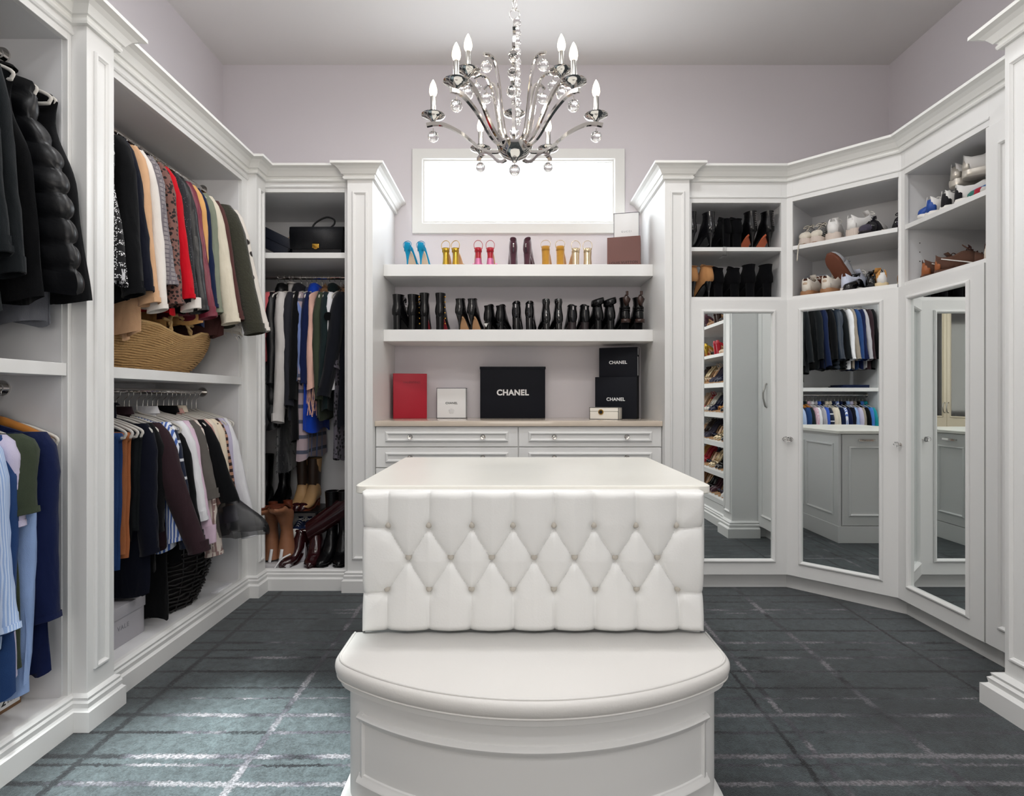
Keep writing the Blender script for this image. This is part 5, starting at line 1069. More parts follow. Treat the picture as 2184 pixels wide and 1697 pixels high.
# ---- near wardrobe, upper
g = 'jackets and vests over the shirts'; hg = dict(hgroup='hangers on the jacket rod', hlabel='pale hanger with chrome hook on the jacket rod over the shirts')
def NU(y, name, label, cat, mat, **k):
    kk = dict(sw=.235, length=.76, slv=.62, swing=.10, th=.034); kk.update(hg); kk.update(k)
    return garment(name, label, cat, g, mat, TL(y, zr, kk.pop('rot', 0)), **kk)
NU(.845, 'black_jacket', 'black jacket at the far end of the jacket rod, seen in the mirror', 'jacket', BLK, slv=.6)
for y, nm, lb, ct, mt in ((.90, 'plum_jacket', 'plum jacket beside the black one at the rod end, seen in the mirror', 'jacket', PLUM), (.945, 'grey_jacket', 'light grey jacket between plum and navy, seen in the mirror', 'jacket', LGR), (.99, 'navy_pullover', 'navy pullover between grey and taupe, seen in the mirror', 'pullover', NAVB), (1.04, 'navy_jacket', 'bright navy jacket with a small tag, seen in the mirror', 'jacket', DEN2), (1.09, 'taupe_jacket', 'taupe jacket beside the white one, seen in the mirror', 'jacket', TAUP), (1.14, 'white_jacket', 'white jacket between taupe and quilted black, seen in the mirror', 'jacket', WHT)):
    NU(y, nm, lb, ct, mt, th=.024)
NU(1.205, 'quilted_jacket', 'dark quilted jacket with long sleeve, seen in the mirror beside the white jacket', 'jacket', CHAR, quilt=.04)
NU(1.28, 'puffer_jacket', 'dark blue puffer jacket with narrow channels, seen in the mirror', 'jacket', M('navy_puffer', (34, 44, 58), .45), quilt=.055, sr=.065)
NU(1.36, 'black_jacket', 'plain black zip jacket beside the dark blue puffer, seen in the mirror', 'jacket', BLK)
NU(1.44, 'blue_pullover', 'blue pullover with small white logo mark, seen in the mirror', 'pullover', DEN, slv=.7, th=.028)
NU(1.52, 'charcoal_jacket', 'charcoal fleece jacket beside the blue pullover, seen in the mirror', 'jacket', CHAR)
fl_ = NU(1.66, 'fleece_jacket', 'black fleece jacket with pale grey shoulder panels', 'jacket', CHAR, length=.82, slv=.66, collar='stand', swing=.10)
MB(TL(1.66, zr)).loft([[(.165 + .05 * s_, -.040 + .012 * s_, -.14 - .22 * s_), (.20 + .05 * s_, -.034, -.14 - .24 * s_), (.232 + .05 * s_, -.012, -.15 - .25 * s_), (.243 + .06 * s_, .012, -.15 - .25 * s_)] for s_ in (0, .33, .66, 1)], False).build('shoulder_panel', LGR, fl_, smooth=True, solid=.004)
NU(1.73, 'fleece_jacket', 'dark charcoal fleece jacket with long sleeve beside the panelled fleece', 'jacket', CHAR, length=.84, slv=.70, swing=.06, cuff=CHAR)
NU(1.82, 'fleece_vest', 'black fleece vest with bound armhole between fleece jacket and puffer vest', 'vest', BLK, length=.80, slv=0, vest=1, sw=.25, flare=.28, th=.03)
NU(1.905, 'puffer_vest', 'black quilted puffer vest with thick horizontal channels', 'vest', NAVQ, length=.76, slv=0, vest=1, quilt=.085, th=.044, sw=.255, flare=.48, collar='stand')
NU(1.955, 'heather_vest', 'heather grey vest with blue binding behind the puffer vest', 'vest', GREYC, length=.86, slv=0, vest=1, sw=.20, th=.02)
NU(1.985, 'black_vest', 'smooth black zip vest at the end of the rod beside the panel', 'vest', BLK, length=.78, slv=0, vest=1, sw=.26, th=.022, flare=.26, collar='stand')
dc = NU(1.695, 'rain_jacket', 'black rain jacket with a drawcord loop hanging under the fleece', 'jacket', LEAB, length=.92, slv=0, sw=.19, hng=None)
MB(TL(1.695, zr)).tube(smooth_path([(.10, 0, -.98), (.085, 0, -1.03), (.10, 0, -1.06), (.115, 0, -1.03), (.10, 0, -.98)], 4), .003, 6).build('drawcord', BLACKS, dc, smooth=True)
# ---- near wardrobe, lower shirts
g = 'shirts on the low rod of the jacket wardrobe'; hg = dict(hgroup='hangers on the shirt rod', hlabel='pale hanger with chrome hook on the shirt rod')
def NL(y, name, label, cat, mat, **k):
    kk = dict(sw=.235, length=.78, slv=.60, swing=.05, th=.020, collar='shirt'); kk.update(hg); kk.update(k)
    return garment(name, label, cat, g, mat, TL(y, zr2, kk.pop('rot', 0)), **kk)
cols = [('teal_shirt', 'teal satin', TEALC), ('blue_shirt', 'mid blue', C_('mid_blue', (70, 120, 196))), ('black_shirt', 'black', BLK), ('taupe_shirt', 'taupe', TAUP), ('lavender_shirt', 'lavender', LAV), ('sky_shirt', 'sky blue', LBL), ('navy_shirt', 'dark navy', NVY), ('royal_shirt', 'royal blue', NAVB), ('pinstripe_shirt', 'blue pinstriped', STRB), ('indigo_shirt', 'indigo', DEN), ('ivory_shirt', 'ivory', IVO), ('cream_shirt', 'cream', CRM), ('midnight_shirt', 'midnight blue', NAVS), ('azure_shirt', 'bright blue', C_('azure', (62, 96, 190))), ('silver_shirt', 'silver grey', LGR), ('white_shirt', 'plain white', WHT), ('gingham_shirt', 'pink gingham', PCHK), ('green_shirt', 'dark green', GRN), ('chambray_shirt', 'blue chambray', DEN2)]
order = ['the wardrobe side', 'the teal shirt', 'the mid blue shirt', 'the black shirt', 'the taupe shirt', 'the lavender shirt', 'the sky blue shirt', 'the dark navy shirt', 'the royal blue shirt', 'the pinstriped shirt', 'the indigo shirt', 'the ivory shirt', 'the cream shirt', 'the midnight shirt', 'the bright blue shirt', 'the silver shirt', 'the white shirt', 'the gingham shirt', 'the green shirt']
for i, (nm, cn, mt) in enumerate(cols):
    NL(.83 + i * .0445, nm, cn + ' shirt hanging low next to ' + order[i] + ', seen mirrored', 'shirt', mt, th=.017, hng='wood' if i in (17, 18) else 'velvet', **(dict(hgroup='wooden hangers on the shirt rod', hlabel='honey coloured wooden hanger on the shirt rod') if i in (17, 18) else {}))
NL(1.715, 'striped_shirt', 'pale blue finely striped shirt with billowing sleeve', 'shirt', STRP, length=.70, slv=.60, sr=.062, swing=.05)
NL(1.755, 'chambray_shirt', 'speckled blue chambray shirt beside the pale striped shirt', 'shirt', DEN2, length=.86, slv=.62, sr=.052, swing=.02)
NL(1.78, 'lavender_shirt', 'greyish lavender jersey shirt behind the blue chambray', 'shirt', LAV, length=.8, slv=.30, swing=.02, collar='none')
NL(1.81, 'olive_tee', 'olive green tee with short sleeve between chambray and navy', 'tee shirt', OLV, length=.80, slv=.26, swing=.03, sr=.07, collar='none')
NL(1.84, 'blue_shirt', 'pale blue dress shirt with a buttoned cuff below the olive tee', 'shirt', LBL, length=.84, slv=.86, swing=-.02, cuff=LBL, cufflen=.07)
NL(1.91, 'navy_shirt', 'deep navy long shirt with rolled cuff under the wooden hanger', 'shirt', NAVB, length=.86, slv=.64, sr=.066, swing=.02, hng=None)
o = hang('wood', TL(1.965, zr2), 'wooden hangers on the shirt rod', '')
trousers('black_trousers', 'black trousers clipped to a white plastic hanger by the panel', g, BLK, TL(1.993, zr2), .10, .70, uo=.04, drop=.10, hng='white', hgroup='white plastic hanger on the shirt rod', hlabel='white plastic hanger with round ends behind the wooden hanger')
# ---- handbag wardrobe
g = 'coats and scarves in the handbag wardrobe'; hg = dict(hgroup='hangers in the handbag wardrobe', hlabel='slim hanger on the rod below the black handbag')
def BK(px, name, label, cat, mat, **k):
    kk = dict(sw=.215, length=.85, slv=.72, swing=.03, th=.024); kk.update(hg); kk.update(k)
    return garment(name, label, cat, g, mat, TBk(X(px, 3.63) , kk.pop('rot', 0)), **kk)
BK(552, 'printed_tee', 'white tee with a coloured print at the wardrobe edge', 'tee shirt', WHT, length=.9, slv=.3, hng=None)
BK(566, 'pink_jacket', 'coral pink jacket peeking out beside the black puffer', 'jacket', C_('coral', (196, 92, 98)), length=.5, slv=.3)
BK(580, 'puffer_coat', 'black hooded puffer coat near the wardrobe edge', 'coat', NAVQ, length=.92, slv=.60, quilt=.11, collar='hood', th=.034)
BK(592, 'fur_coat', 'long black fur coat hanging low behind the grey jacket', 'coat', BLKF, length=1.20, slv=0, fur=.02, sw=.2)
gj = BK(600, 'grey_jacket', 'light stone grey jacket with small round sleeve badge', 'jacket', C_('stone_shell', (196, 192, 190), rough=.6), length=.80, slv=.84, sr=.062, swing=.05, cuff=C_('stone_shell', (196, 192, 190)), collar='stand')
BK(617, 'dark_parka', 'dark charcoal parka with hood beside the stone grey jacket', 'jacket', C_('charcoal_shell', (36, 37, 44), rough=.6), length=.86, slv=.74, collar='hood')
BK(630, 'long_coat', 'long black coat between the parka and the plaid coat', 'coat', BLK, length=1.0, slv=.70)
BK(641, 'plaid_coat', 'mauve and blue plaid coat with long sleeve below the black coat', 'coat', PLAID, length=1.12, slv=.58, sr=.04, collar='lapel')
BK(652, 'blue_jacket', 'royal blue shiny jacket showing beside the pink scarf', 'jacket', BLUC, length=.94, slv=.60, sr=.045, smat=NAVB, collar='hood')
sc_ = BK(664, 'knit_scarf', 'blush pink knitted scarf with long fringe', 'scarf', PINK, length=.66, slv=0, sw=.245, th=.046, flare=.02, drop=.0, fold=.003)
fm = MB(TBk(X(664, 3.63)))
for i in range(110):
    u = rnd.uniform(-.21, .225); v = rnd.choice((-1, 1)) * rnd.uniform(.0, .036); l = rnd.uniform(.13, .20); z = -.745
    fm.tube([(u, v, z), (u + rnd.uniform(-.008, .012), v + rnd.uniform(-.01, .012), z - l * .5), (u + rnd.uniform(-.01, .02), v + rnd.uniform(-.016, .026), z - l)], .0022, 4)
fm.build('fringe', PINK, sc_, kind='stuff')
BK(681, 'olive_coat', 'olive wool coat with brown fur trim beside the pink scarf', 'coat', OLV, length=.86, slv=.70, sr=.045, collar='fur', cmat=BFUR)
BK(693, 'green_parka', 'dark green hooded parka between olive coat and white jacket', 'jacket', GRN, length=.80, slv=.62, collar='hood')
wj = BK(706, 'white_parka', 'white parka with a round dark badge on the sleeve', 'jacket', WHT, length=.66, slv=.48, sr=.045, swing=.02)
MB(TBk(X(706, 3.63))).tube([(.262, -.0, -.30), (.27, -.0, -.30)], .026, 20).build('sleeve_badge', BLACKS, wj, smooth=40)
BK(718, 'leopard_coat', 'dark grey leopard coat hanging long beside the white parka', 'coat', LEOD, length=1.12, slv=.5, collar='lapel')
BK(728, 'wool_coat', 'heavy black wool coat with brown fur collar at the wardrobe side', 'coat', C_('black_melton', (20, 22, 29)), length=.9, slv=.68, sr=.068, swing=.06, svo=-.10, collar='fur', cmat=BFUR, th=.03)
# ================================================================== boxes on the worktop and shelf
def carton(name, label, mat, ctr, w_, d, h, rz=0, lid=.0, lidm=None, edge=None, group=None):
    """ctr: middle of the front bottom edge; local front faces -y"""
    T = Matrix.Translation(ctr) @ Matrix.Rotation(R(rz), 4, 'Z'); t = thing(name, label, 'box', ctr, R(rz), group)
    MB(T).box(-w_ / 2, w_ / 2, 0, d, 0, h - (.002 if lid else 0), .002).build('tray', mat, t, smooth=35)
    if lid: MB(T).box(-w_ / 2 - .003, w_ / 2 + .003, -.003, d + .003, h - lid, h + .001, .002).build('lid', lidm or mat, t, smooth=35)
    if edge:
        e = MB(T); q = .003
        for (x0, x1, z0, z1) in ((-w_ / 2, w_ / 2, 0, q), (-w_ / 2, w_ / 2, h - q, h), (-w_ / 2, -w_ / 2 + q, 0, h), (w_ / 2 - q, w_ / 2, 0, h)): e.box(x0, x1, -.0012, 0.002, z0, z1)
        for z0, z1 in ((0, q), (h - q, h)): e.box(w_ / 2 - .001, w_ / 2 + .0012, 0, d, z0, z1); e.box(-w_ / 2 - .0012, -w_ / 2 + .001, 0, d, z0, z1)
        e.build('dark_edge', edge, t)
    return t, T
WK = 1.0553
BOXB = M('black_board', (17, 19, 27), .6, bump=.1, bscale=300, spec=.2); BOXR = M('red_board', (164, 6, 36), .5, bump=.1, bscale=300); BOXW = M('white_board', (232, 232, 232), .5); INKW = M('white_ink', (236, 236, 236), .5); INKB = M('black_ink', (20, 20, 22), .5); INKP = M('pale_ink', (140, 140, 144), .5); INKR = M('dark_red_ink', (120, 6, 28), .4); EDGE = M('navy_edge', (30, 32, 48), .5)
BOXT = M('brown_board', (112, 76, 70), .6, bump=.1, bscale=300); INKT = M('dark_brown_ink', (52, 28, 28), .5)
def FT(T, x, z, d=-.0015): return T @ Matrix.Translation((x, d, z)) @ FACE_CAM
t, T = carton('gift_box', 'tall red box standing on the worktop beside the small white box', BOXR, (X(875, 3.98), 3.98, WK), .235, .10, .318, 14)
text('VALENTINO', .022, INKR, t, FT(T, .01, .255), .0004)
t, T = carton('gift_box', 'small square white box with thin dark edges and an embossed flower', BOXW, (X(963, 4.03), 4.03, WK), .212, .08, .216, 0, edge=EDGE)
text('CHANEL', .021, INKB, t, FT(T, 0, .108), .0004, .0003, spacing=1.1)
m = MB(T)
for i in range(5):
    a = R(72 * i + 18); m.lathe([(.0001, .0014), (.009, .001), (.011, 0)], (0, 0, 0), 12)
    k = 36
    for v in m.v[-k:]: p = v.copy(); v.x = .011 * math.cos(a) + p.x; v.y = -p.z; v.z = .052 + .011 * math.sin(a) + p.y
m.lathe([(.0001, .0026), (.006, .002), (.007, 0)], (0, 0, 0), 12)
for v in m.v[-36:]: p = v.copy(); v.x = p.x; v.y = -p.z; v.z = .052 + p.y
m.build('embossed_flower', M('flower_white', (214, 214, 214), .5), t, smooth=40)
t, T = carton('presentation_box', 'large black presentation box with big white lettering at the middle of the worktop', BOXB, (X(1093.5, 4.02), 4.02, WK), .465, .11, .368, 0, lid=.018)
text('CHANEL', .056, INKW, t, FT(T, 0, .182), .0006, .0022, spacing=1.08)
t, T = carton('presentation_box', 'black shoe box with white lettering standing behind the small jewel box', BOXB, (X(1313, 3.93), 3.93, WK), .29, .13, .292, -20, lid=.0)
text('CHANEL', .032, INKW, t, FT(T, .0, .135), .0005, .0008, spacing=1.06)
t, T = carton('presentation_box', 'smaller black box with white lettering stacked on the black shoe box', BOXB, (X(1318, 3.935), 3.935, WK + .2925), .265, .125, .206, -19, lid=.0)
text('CHANEL', .031, INKW, t, FT(T, 0, .10), .0005, .0008, spacing=1.06)
MB(T).box(.1324, .1332, .02, .06, .01, .14).build('label_sticker', BOXW, t); MB(T).box(.1324, .1334, .03, .07, .155, .20).build('label_sticker', BOXW, t)
t, T = carton('jewel_box', 'low white lacquered jewel box with black edges and a gold clasp', M('white_lacquer', (238, 234, 224), .2, coat=.3), (X(1288, 3.80), 3.80, WK), .20, .10, .082, -24, edge=INKB)
MB(T).box(-.10, .10, -.0014, .0, .054, .0555).build('lid_seam', INKB, t); MB(T).tube([(-.02, 0, .05), (-.02, -.006, .05)], .018, 20).build('round_clasp', GOLD, t, smooth=40); MB(T).tube([(-.02, -.005, .05), (-.02, -.008, .05)], .012, 16).build('clasp_inlay', INKB, t, smooth=40)
t, T = carton('gift_box', 'chocolate brown box with embossed lettering under the white box on the shelf', BOXT, (X(1330, 3.83), 3.83, SH1), .222, .13, .20, -15)
text('LOUIS VUITTON', .024, INKT, t, FT(T, 0, .022), .0004, .0002, spacing=1.1)
t, T = carton('gift_box', 'white box with navy edges on top of the chocolate brown box', BOXW, (X(1336, 3.86), 3.86, SH1 + .2002), .172, .10, .172, -12, edge=EDGE)
text('GUCCI', .016, INKP, t, FT(T, 0, .042), .0003, spacing=1.6)
# shoe boxes in the wardrobes
def side_box(name, label, mat, x, ya, yb, z, h, depth, lidm=None, lid=.04):
    t = thing(name, label, 'box', (x - depth / 2, (ya + yb) / 2, z)); bx('tray', mat, t, x - depth, x, ya, yb, z, z + h - .003, c=.002); bx('lid', lidm or mat, t, x - depth - .004, x + .004, ya - .004, yb + .004, z + h - lid, z + h, c=.002); return t
t = side_box('shoe_box', 'grey lidded shoe box on the wardrobe floor beside the hamper', M('grey_board', (178, 176, 182), .55), -1.70, 2.28, 2.60, .1225, .172, .22, lid=.05)
text('VALE', .028, M('grey_ink', (140, 138, 144), .5), t, Matrix.Translation((-1.6993, 2.46, .20)) @ Matrix.Rotation(R(90), 4, 'Z') @ FACE_CAM, .0004, spacing=1.2)
t = side_box('shoe_box', 'brown cardboard shoe box with white size label below the shirts', M('kraft_board', (128, 96, 66), .7), -1.74, 1.66, 1.995, .1225, .14, .2, lid=.02)
bx('size_label', BOXW, t, -1.7405, -1.7392, 1.85, 1.988, .135, .185); text('12', .036, INKB, t, Matrix.Translation((-1.7388, 1.915, .158)) @ Matrix.Rotation(R(90), 4, 'Z') @ FACE_CAM, .0003, .0008)
m = MB()
for k in range(10): m.box(-1.7393, -1.7388, 1.94 + k * .004, 1.94 + k * .004 + (.001 + .0012 * (k % 3 == 0)), .148, .175)
m.build('barcode', INKB, t)
# ================================================================== handbags
HB = M('black_grain_leather', (18, 19, 24), .45, bump=.5, bscale=260)
yb_ = 3.66; x0, x1 = X(617, yb_), X(731, yb_); zs_ = 2.1152
t = thing('handbag', 'black grained leather flap handbag with gold clasp and top handle', 'handbag', ((x0 + x1) / 2, yb_ + .06, zs_))
def rbox(mb, x0, x1, y0, y1, z0, z1, r=.02): return mb.box(x0, x1, y0, y1, z0, z1, r)
rbox(MB(), x0 + .01, x1 - .008, yb_ + .006, yb_ + .12, zs_, zs_ + .20, .02).build('body', HB, t, smooth=50)
MB().loft([[(x0 + .0 + .006 * (i in (0, 5)), yb_ + y, zs_ + z), (x1 + .0 - .006 * (i in (0, 5)), yb_ + y, zs_ + z)] for i, (y, z) in enumerate(((.12, .195), (.08, .208), (.03, .208), (.004, .198), (-.002, .16), (-.003, .055)))], False).build('flap', HB, t, smooth=50, solid=.006)
xc = (x0 + x1) / 2; MB().tube(smooth_path([(xc - .05, yb_ + .06, zs_ + .205), (xc - .02, yb_ + .06, zs_ + .245), (xc + .05, yb_ + .05, zs_ + .275), (xc + .10, yb_ + .05, zs_ + .262), (xc + .10, yb_ + .06, zs_ + .235), (xc + .07, yb_ + .06, zs_ + .205)], 5), .006, 8).build('top_handle', HB, t, smooth=True)
c = MB(); c.box(xc - .022, xc + .022, yb_ - .010, yb_ - .003, zs_ + .058, zs_ + .085, .002); c.tube([(xc, yb_ - .009, zs_ + .066), (xc, yb_ - .005, zs_ + .066)], .016, 20); c.build('gold_clasp', GOLD, t, smooth=40)
c = MB(); 
for k in range(3): 
    p = Vector((x0 - .008, yb_ + .02, zs_ + .125 - k * .02)); c.tube([p + Vector((.007 * math.cos(a), 0, .011 * math.sin(a))) for a in [2 * math.pi * i / 12 for i in range(13)]], .002, 6, False)
c.build('strap_chain', GOLD, t, smooth=True)
MB().tube(smooth_path([(x0 - .01, yb_ + .02, zs_ + .07), (x0 - .015, yb_ + .015, zs_ + .04), (x0 - .02, yb_, zs_ + .006), (x0 - .05, yb_ + .02, zs_ + .006)], 4), .006, 6, flat=.4).build('shoulder_strap', HB, t, smooth=True)
T = Matrix.Translation((X(572, 3.7), 3.68, zs_ + .01)) @ Matrix.Rotation(R(26), 4, 'Y')
t = thing('handbag', 'dark navy flap bag leaning against the wardrobe side', 'handbag', (X(572, 3.7), 3.68, zs_)); NB = M('dark_navy_leather', (24, 28, 40), .4, bump=.2, bscale=200)
MB(T).box(-.16, .115, 0, .07, .045, .165, .012).build('body', NB, t, smooth=50); MB(T).box(-.162, .117, -.006, .012, .11, .17, .004).build('flap', NB, t, smooth=50)
# ================================================================== straw basket
STRAW = M('seagrass_straw', (178, 142, 94), .8, bump=.9, bscale=180, var=.25, vscale=90); ROPE = M('seagrass_rope', (196, 162, 112), .85, bump=.9, bscale=220, var=.2, vscale=60)
bc = Vector((-1.80, 2.78, 1.3255)); t = thing('straw_basket', 'large boat shaped woven straw basket with rope handles on the middle shelf', 'basket', bc)
def boat(h): k = math.sin(min(1, h) * math.pi / 2) ** .75; return .27 + .19 * k, .075 + .105 * k
def rim(a): return .212 - .034 * math.exp(-(math.sin(a - 0) / 1) ** 2 * 0) * 0 - .045 * math.exp(-((abs(math.cos(a)) / .30) ** 2)) + .02 * abs(math.cos(a)) ** 4
NR = 20
for j in range(NR + 1):
    pts = []
    for k in range(49):
        a = 2 * math.pi * k / 48; h = j / NR; ra, rb = boat(h + .03); pts.append(bc + Vector((rb * math.sin(a), ra * math.cos(a), .006 + rim(a) * h + .0025 * math.sin(k * 2.1 + j))))
    MB().tube(pts, .0066 if j < NR else .0085, 6, False).build('braid_row' if j < NR else 'rim_rope', STRAW if j < NR else ROPE, t, smooth=True)
MB().loft([[bc + Vector((.9 * boat(h)[1] * math.sin(a), .96 * boat(h)[0] * math.cos(a), .006 + rim(a) * h)) for a in [2 * math.pi * k / 32 for k in range(32)]] for h in (0, .25, .5, .75, 1)], True, True, False).build('inner_shell', STRAW, t, smooth=True)
for sx in (1, -1):
    xx = sx * .165; pts = smooth_path([bc + Vector((xx * 1.02, -.09, .13)), bc + Vector((xx, -.085, .2)), bc + Vector((xx * .9, -.06, .265)), bc + Vector((xx * .85, 0, .285)), bc + Vector((xx * .9, .06, .265)), bc + Vector((xx, .085, .2)), bc + Vector((xx * 1.02, .09, .13))], 6)
    h = MB(); n = len(pts)
    for ph in (0, math.pi): h.tube([p + Vector((.0055 * math.cos(i * 1.1 + ph), .003 * math.sin(i * 1.1 + ph), .005 * math.sin(i * 1.1 + ph))) for i, p in enumerate(pts)], .0065, 6)
    h.tube([pts[10], pts[10] + Vector((0, -.05, .004))], .008, 6); h.tube([pts[-11], pts[-11] + Vector((0, .05, -.004))], .008, 6)
    h.build('rope_handle', ROPE, t, smooth=True)
# wicker hamper
WIK = M('black_wicker', (26, 24, 24), .45, var=.3, vscale=60); hc = Vector((-1.85, 2.93, .123)); t = thing('wicker_hamper', 'round black wicker hamper on the wardrobe floor behind the black skirt', 'hamper', hc)
def hr(z): return .165 + .075 * math.sin(min(1, z / .34) * math.pi * .62)
for j in range(15):
    z = .012 + j * .024; MB().tube([hc + Vector(((hr(z) + .007 * (-1) ** (k + j)) * math.cos(2 * math.pi * k / 40), (hr(z) + .007 * (-1) ** (k + j)) * 1.15 * math.sin(2 * math.pi * k / 40), z + .004 * math.sin(k * 1.7 + j * 2))) for k in range(41)], .0105, 5, False, flat=.55).build('woven_row', WIK, t, smooth=True)
for k in range(20):
    a = 2 * math.pi * (k + .5) / 20; MB().tube([hc + Vector((hr(z) * math.cos(a), hr(z) * 1.15 * math.sin(a), z)) for z in (0, .1, .2, .3, .37)], .005, 5).build('stake', WIK, t)
MB().loft([[hc + Vector(((hr(z) - .012) * math.cos(2 * math.pi * k / 24), (hr(z) - .012) * 1.15 * math.sin(2 * math.pi * k / 24), z)) for k in range(24)] for z in (.002, .1, .2, .3, .36)], True, True, True).build('liner', M('hamper_liner', (30, 28, 28), .9), t)
bx('folded_paper', WHT, None, -1.66, -1.62, 3.10, 3.26, .1222, .132, c=.002, label='small folded white paper lying on the wardrobe floor beyond the hamper', cat='paper')
# folded jeans on the near shelf, seen in the mirror
t = thing('folded_jeans', 'folded dark jeans lying on the shelf under the jackets', 'jeans', (-1.8, 1.0, 1.325))
for k in range(2): bx('folded_layer', DEN, t, -1.95 + .01 * k, -1.66, .85, 1.2 - .02 * k, 1.3255 + k * .018, 1.3435 + k * .018, c=.008)
# ================================================================== boots on the handbag wardrobe floor
g = 'boots on the floor of the handbag wardrobe'; FZ = .1225
COW = M('tan_cowboy_leather', (148, 100, 72), .55, bump=.5, bscale=35, var=.2, vscale=25); COWD = M('brown_cowboy_shaft', (52, 38, 30), .45, bump=.3, bscale=40, var=.3); COWT = M('tan_cowboy_vamp', (176, 140, 98), .55, var=.1); STK = M('stacked_heel', (96, 46, 28), .35); BURP = M('oxblood_patent', (44, 14, 18), .16, bump=.3, bscale=25, coat=.5)
def bl(px, y): return X(px, y)
y = 3.66; a = pair(boot('cowboy_boot', '', g, COW, .045, .36, 'block', STK, L=.27, w_=.042, flare=1.45), [(bl(580, y), y + .06, FZ + .40), (bl(612, y), y + .06, FZ + .41)], R(180), 1, ['tan tooled cowboy boot turned upside down against the wardrobe side', 'tan tooled cowboy boot upside down showing its stacked heel'])
for o in a: o.rotation_euler = (R(180), 0, R(180)); o.rotation_euler = (R(180), 0, R(0)); o.location.y = y + .05
st = thing('boot_stand', 'low black metal boot stand under the brown cowboy boots', 'stand', (bl(650, 3.85), 3.85, FZ)); BM = M('black_metal', (22, 22, 24), .35, .6)
sx0, sx1 = bl(560, 3.85), bl(690, 3.85); bx('top_plate', BM, st, sx0, sx1, 3.74, 4.02, .435, .447)
for xx in (sx0 + .01, sx1 - .01):
    for yy in (3.75, 4.01): MB().tube([(xx, yy, FZ), (xx, yy, .437)], .008, 8).build('leg', BM, st)
a = pair(boot('cowboy_boot', '', g, COWT, .04, .33, 'block', STK, L=.27, w_=.042, flare=1.25), [(bl(650, 4.0), 4.0, .4475), (bl(678, 4.0), 4.0, .4475)], [R(188), R(176)], 1, ['brown cowboy boot with tan vamp on the black stand, nearer the wardrobe middle', 'brown cowboy boot with tan vamp on the black stand, at the stand corner'])
for o in a:
    WM[o.name] = Matrix()
    rr = [ell((.27 * (.40 + .03 * u) + .006, .155 + .178 * u), (.27 * (.0 - .03 * u) - .006, .10 + .233 * u), .042 * (.80 + .24 * u), 16) for u in (0, .25, .5, .75, 1)]
    MB().loft(rr, True).build('dark_shaft', COWD, o, smooth=60)
    MB().loft([ell((.27 * s_, top + .003), (.27 * s_, .001), .042 * w2, 14) for s_, top, w2 in ((1.01, .025, .36), (.95, .040, .62), (.88, .050, .84))], True, True, False).build('toe_cap', BURP, o, smooth=60)
pair(boot('tall_boot', '', g, BLACKL, .03, .36, 'block', L=.26, w_=.045, flare=1.15), [(bl(573, 3.98), 4.0, .4475), (bl(612, 3.98), 4.0, .4475)], [R(180), R(176)], 1, ['tall black riding boot on the stand against the wardrobe side', 'tall black riding boot on the stand beside the brown cowboy boots'])
a = pair(boot('tall_boot', '', g, BURP, .075, .20, 'block', L=.25, w_=.040, point=.4), [(bl(652, 3.74), 3.78, FZ), (bl(676, 3.74), 3.78, FZ)], [R(158), R(184)], 1, ['glossy oxblood boot with pointed toe and toppled shaft', 'glossy oxblood boot with pointed toe beside its toppled mate'])
o = a[0]; WM[o.name] = Matrix.Translation(o.location) @ Matrix.Rotation(R(158), 4, 'Z')
MB().loft([[Vector((bl(652, 3.7) + .02 + .32 * u, 3.70 + .05 * u, FZ + .20 + .22 * u)) + Vector((-.03 * math.sin(a_) * .5, .045 * math.cos(a_), (.062 + .016 * u) * math.sin(a_))) for a_ in [2 * math.pi * k / 16 for k in range(16)]] for u in (0, .2, .4, .6, .8, 1)], True, True, True).build('toppled_shaft', BURP, o, smooth=60)
pair(boot('tall_boot', '', g, BLACKL, .07, .46, 'block', L=.25, w_=.042, flare=1.15, point=.4), [(bl(708, 3.72), 3.80, FZ), (bl(729, 3.72), 3.80, FZ)], [R(172), R(186)], 1, ['tall black leather boot with pointed toe beside the oxblood boots', 'tall black leather boot with pointed toe against the wardrobe side'])
NVS = M('navy_canvas', (28, 44, 84), .7)
pair(sneaker('canvas_sneaker', '', g, NVS, WHITE, .25, .042, .028, WHITE, WHITE, WHITE), [(bl(632, 3.80), 3.98, FZ + .13), (bl(654, 3.80), 3.98, FZ + .13)], [R(180), R(176)], .9, ['navy canvas sneaker with white toe under the stand', 'navy canvas sneaker with white toe under the stand, beside the oxblood boot'])
bx('sneaker_box', M('grey_board', (178, 176, 182), .55), None, bl(612, 3.85), bl(668, 3.85), 3.70, 4.0, FZ + .0003, FZ + .128, c=.004, label='plain grey box under the stand with navy sneakers on it', cat='box')
bx('boot_tray', M('grey_tray', (196, 194, 196), .5), None, bl(562, 3.6) + .01, bl(622, 3.6), 3.56, 3.72, FZ + .0003, FZ + .026, c=.006, label='shallow pale grey tray on the floor under the upside down cowboy boots', cat='tray')
WPL = M('white_strap_plastic', (228, 228, 230), .4)
for px, lb in ((578, 'white plastic boot strap standing in the grey tray by the wardrobe edge'), (600, 'white plastic boot strap standing in the grey tray by the oxblood boot')):
    xx = bl(px, 3.6); MB().tube(smooth_path([(xx - .006, 3.59, FZ + .027), (xx, 3.59, FZ + .06), (xx + .004, 3.60, FZ + .11)], 4), .011, 6, flat=.3, up=(0, 1, 0)).build('boot_strap', WPL, None, smooth=True, label=lb, cat='strap', group='white boot straps')
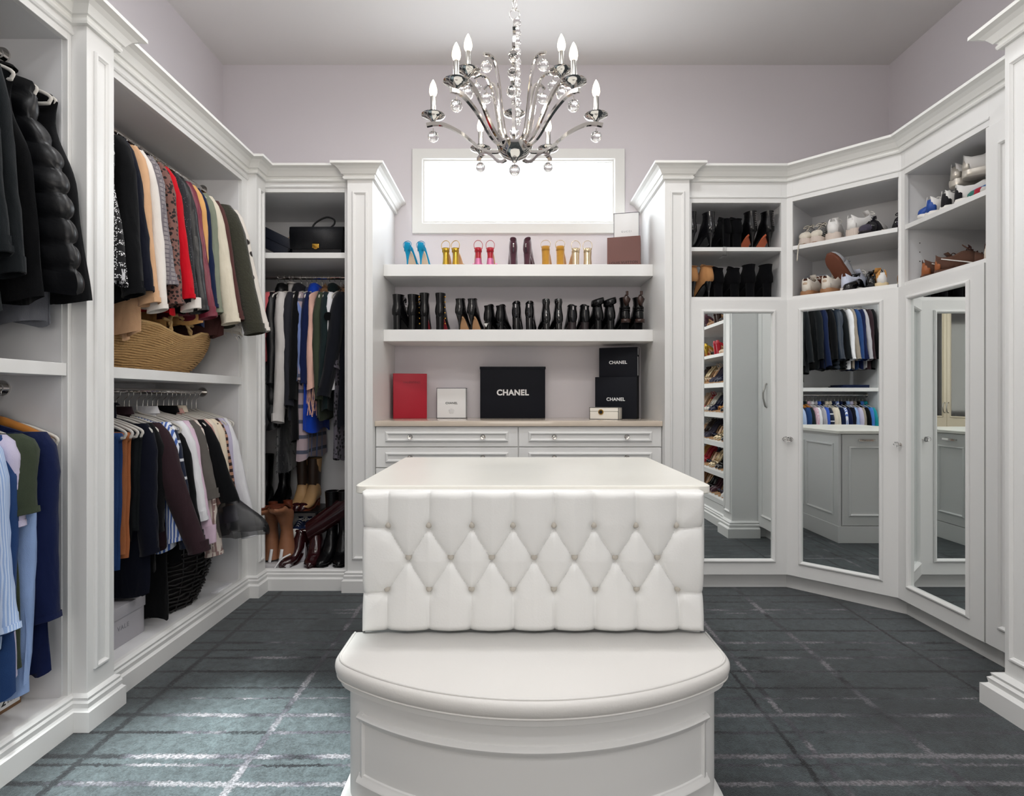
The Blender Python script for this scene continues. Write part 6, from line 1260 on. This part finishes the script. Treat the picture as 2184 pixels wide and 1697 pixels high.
xx = bl(600, 3.58); MB().tube(smooth_path([(xx + .05, 3.60, FZ + .08), (xx + .01, 3.57, FZ + .06), (xx - .015, 3.555, FZ + .03), (xx - .03, 3.545, FZ + .004)], 5), .012, 6, flat=.3, up=(0, 0, 1)).build('boot_strap', WPL, None, smooth=True, label='bent white plastic strap drooping over the wardrobe floor edge', cat='strap', group='white boot straps')
# ================================================================== shoes on the rack, seen in the first mirror
RC = {'black': BLACKP, 'red': REDS, 'nude': NUDE, 'navy': M('navy_patent', (26, 30, 58), .3), 'gold': GOLDL, 'brown': DBR, 'purple': M('purple_satin', (64, 22, 74), .35), 'coral': M('coral_leather', (196, 84, 66), .4), 'silver': SILV, 'tan': TAN, 'leopard': LEO, 'champagne': CHAMP, 'burgundy': BURG, 'white': WLEA, 'grey': GREYV}
ordn = ['lowest', 'second lowest', 'third lowest', 'middle', 'third highest', 'second highest', 'topmost']
plan = [['silver', 'white', 'grey', 'burgundy', 'black', 'champagne', 'tan'], ['nude', 'purple', 'black', 'champagne', 'navy', 'red', 'leopard'], ['tan', 'black', 'champagne', 'navy', 'grey', 'brown', 'silver'], ['brown', 'black', 'leopard', 'navy', 'silver', 'red', 'nude'], ['black', 'coral', 'navy', 'grey', 'nude', 'champagne', 'brown'], ['champagne', 'nude', 'red', 'black', 'gold', 'coral', 'leopard'], ['navy', 'black', 'brown', 'tan', 'burgundy', 'purple', 'grey']]
PROT = {}
sl = math.atan2(.15, .45)
for i, row in enumerate(plan):
    for j, cn in enumerate(row):
        knd = ('pump', 'sandal')[(i + j) % 3 == 2]; key = (cn, knd)
        lb = cn + ' heeled ' + knd + ' on the ' + ordn[i] + ' rack shelf, seen in the mirror'
        for q in range(2):
            yy = 1.925 - j * .165 - q * .078
            if yy < .72: continue
            if key not in PROT: o = PROT[key] = pump('rack_' + knd, lb, 'shoes on the slanted rack', RC[cn], .085, 'stiletto' if (i + j) % 2 else 'cone', L=.215, sandal=knd == 'sandal', strap=RC[cn] if knd == 'sandal' else None, straph=.05)
            else: o = copy_tree(PROT[key])
            o['label'] = lb; o['group'] = 'pairs on the ' + ordn[i] + ' rack shelf'
            if i < 5: place(o, (RX + .245, yy, RACKZ[i] + .0832), R(90 + random.Random(i * 9 + j * 2 + q).uniform(-6, 6)), rx=-sl)
            else: place(o, (RX + .235 if j % 2 else RX + .03, yy, RACKZ[i] + .001), R(90 if j % 2 else -90))
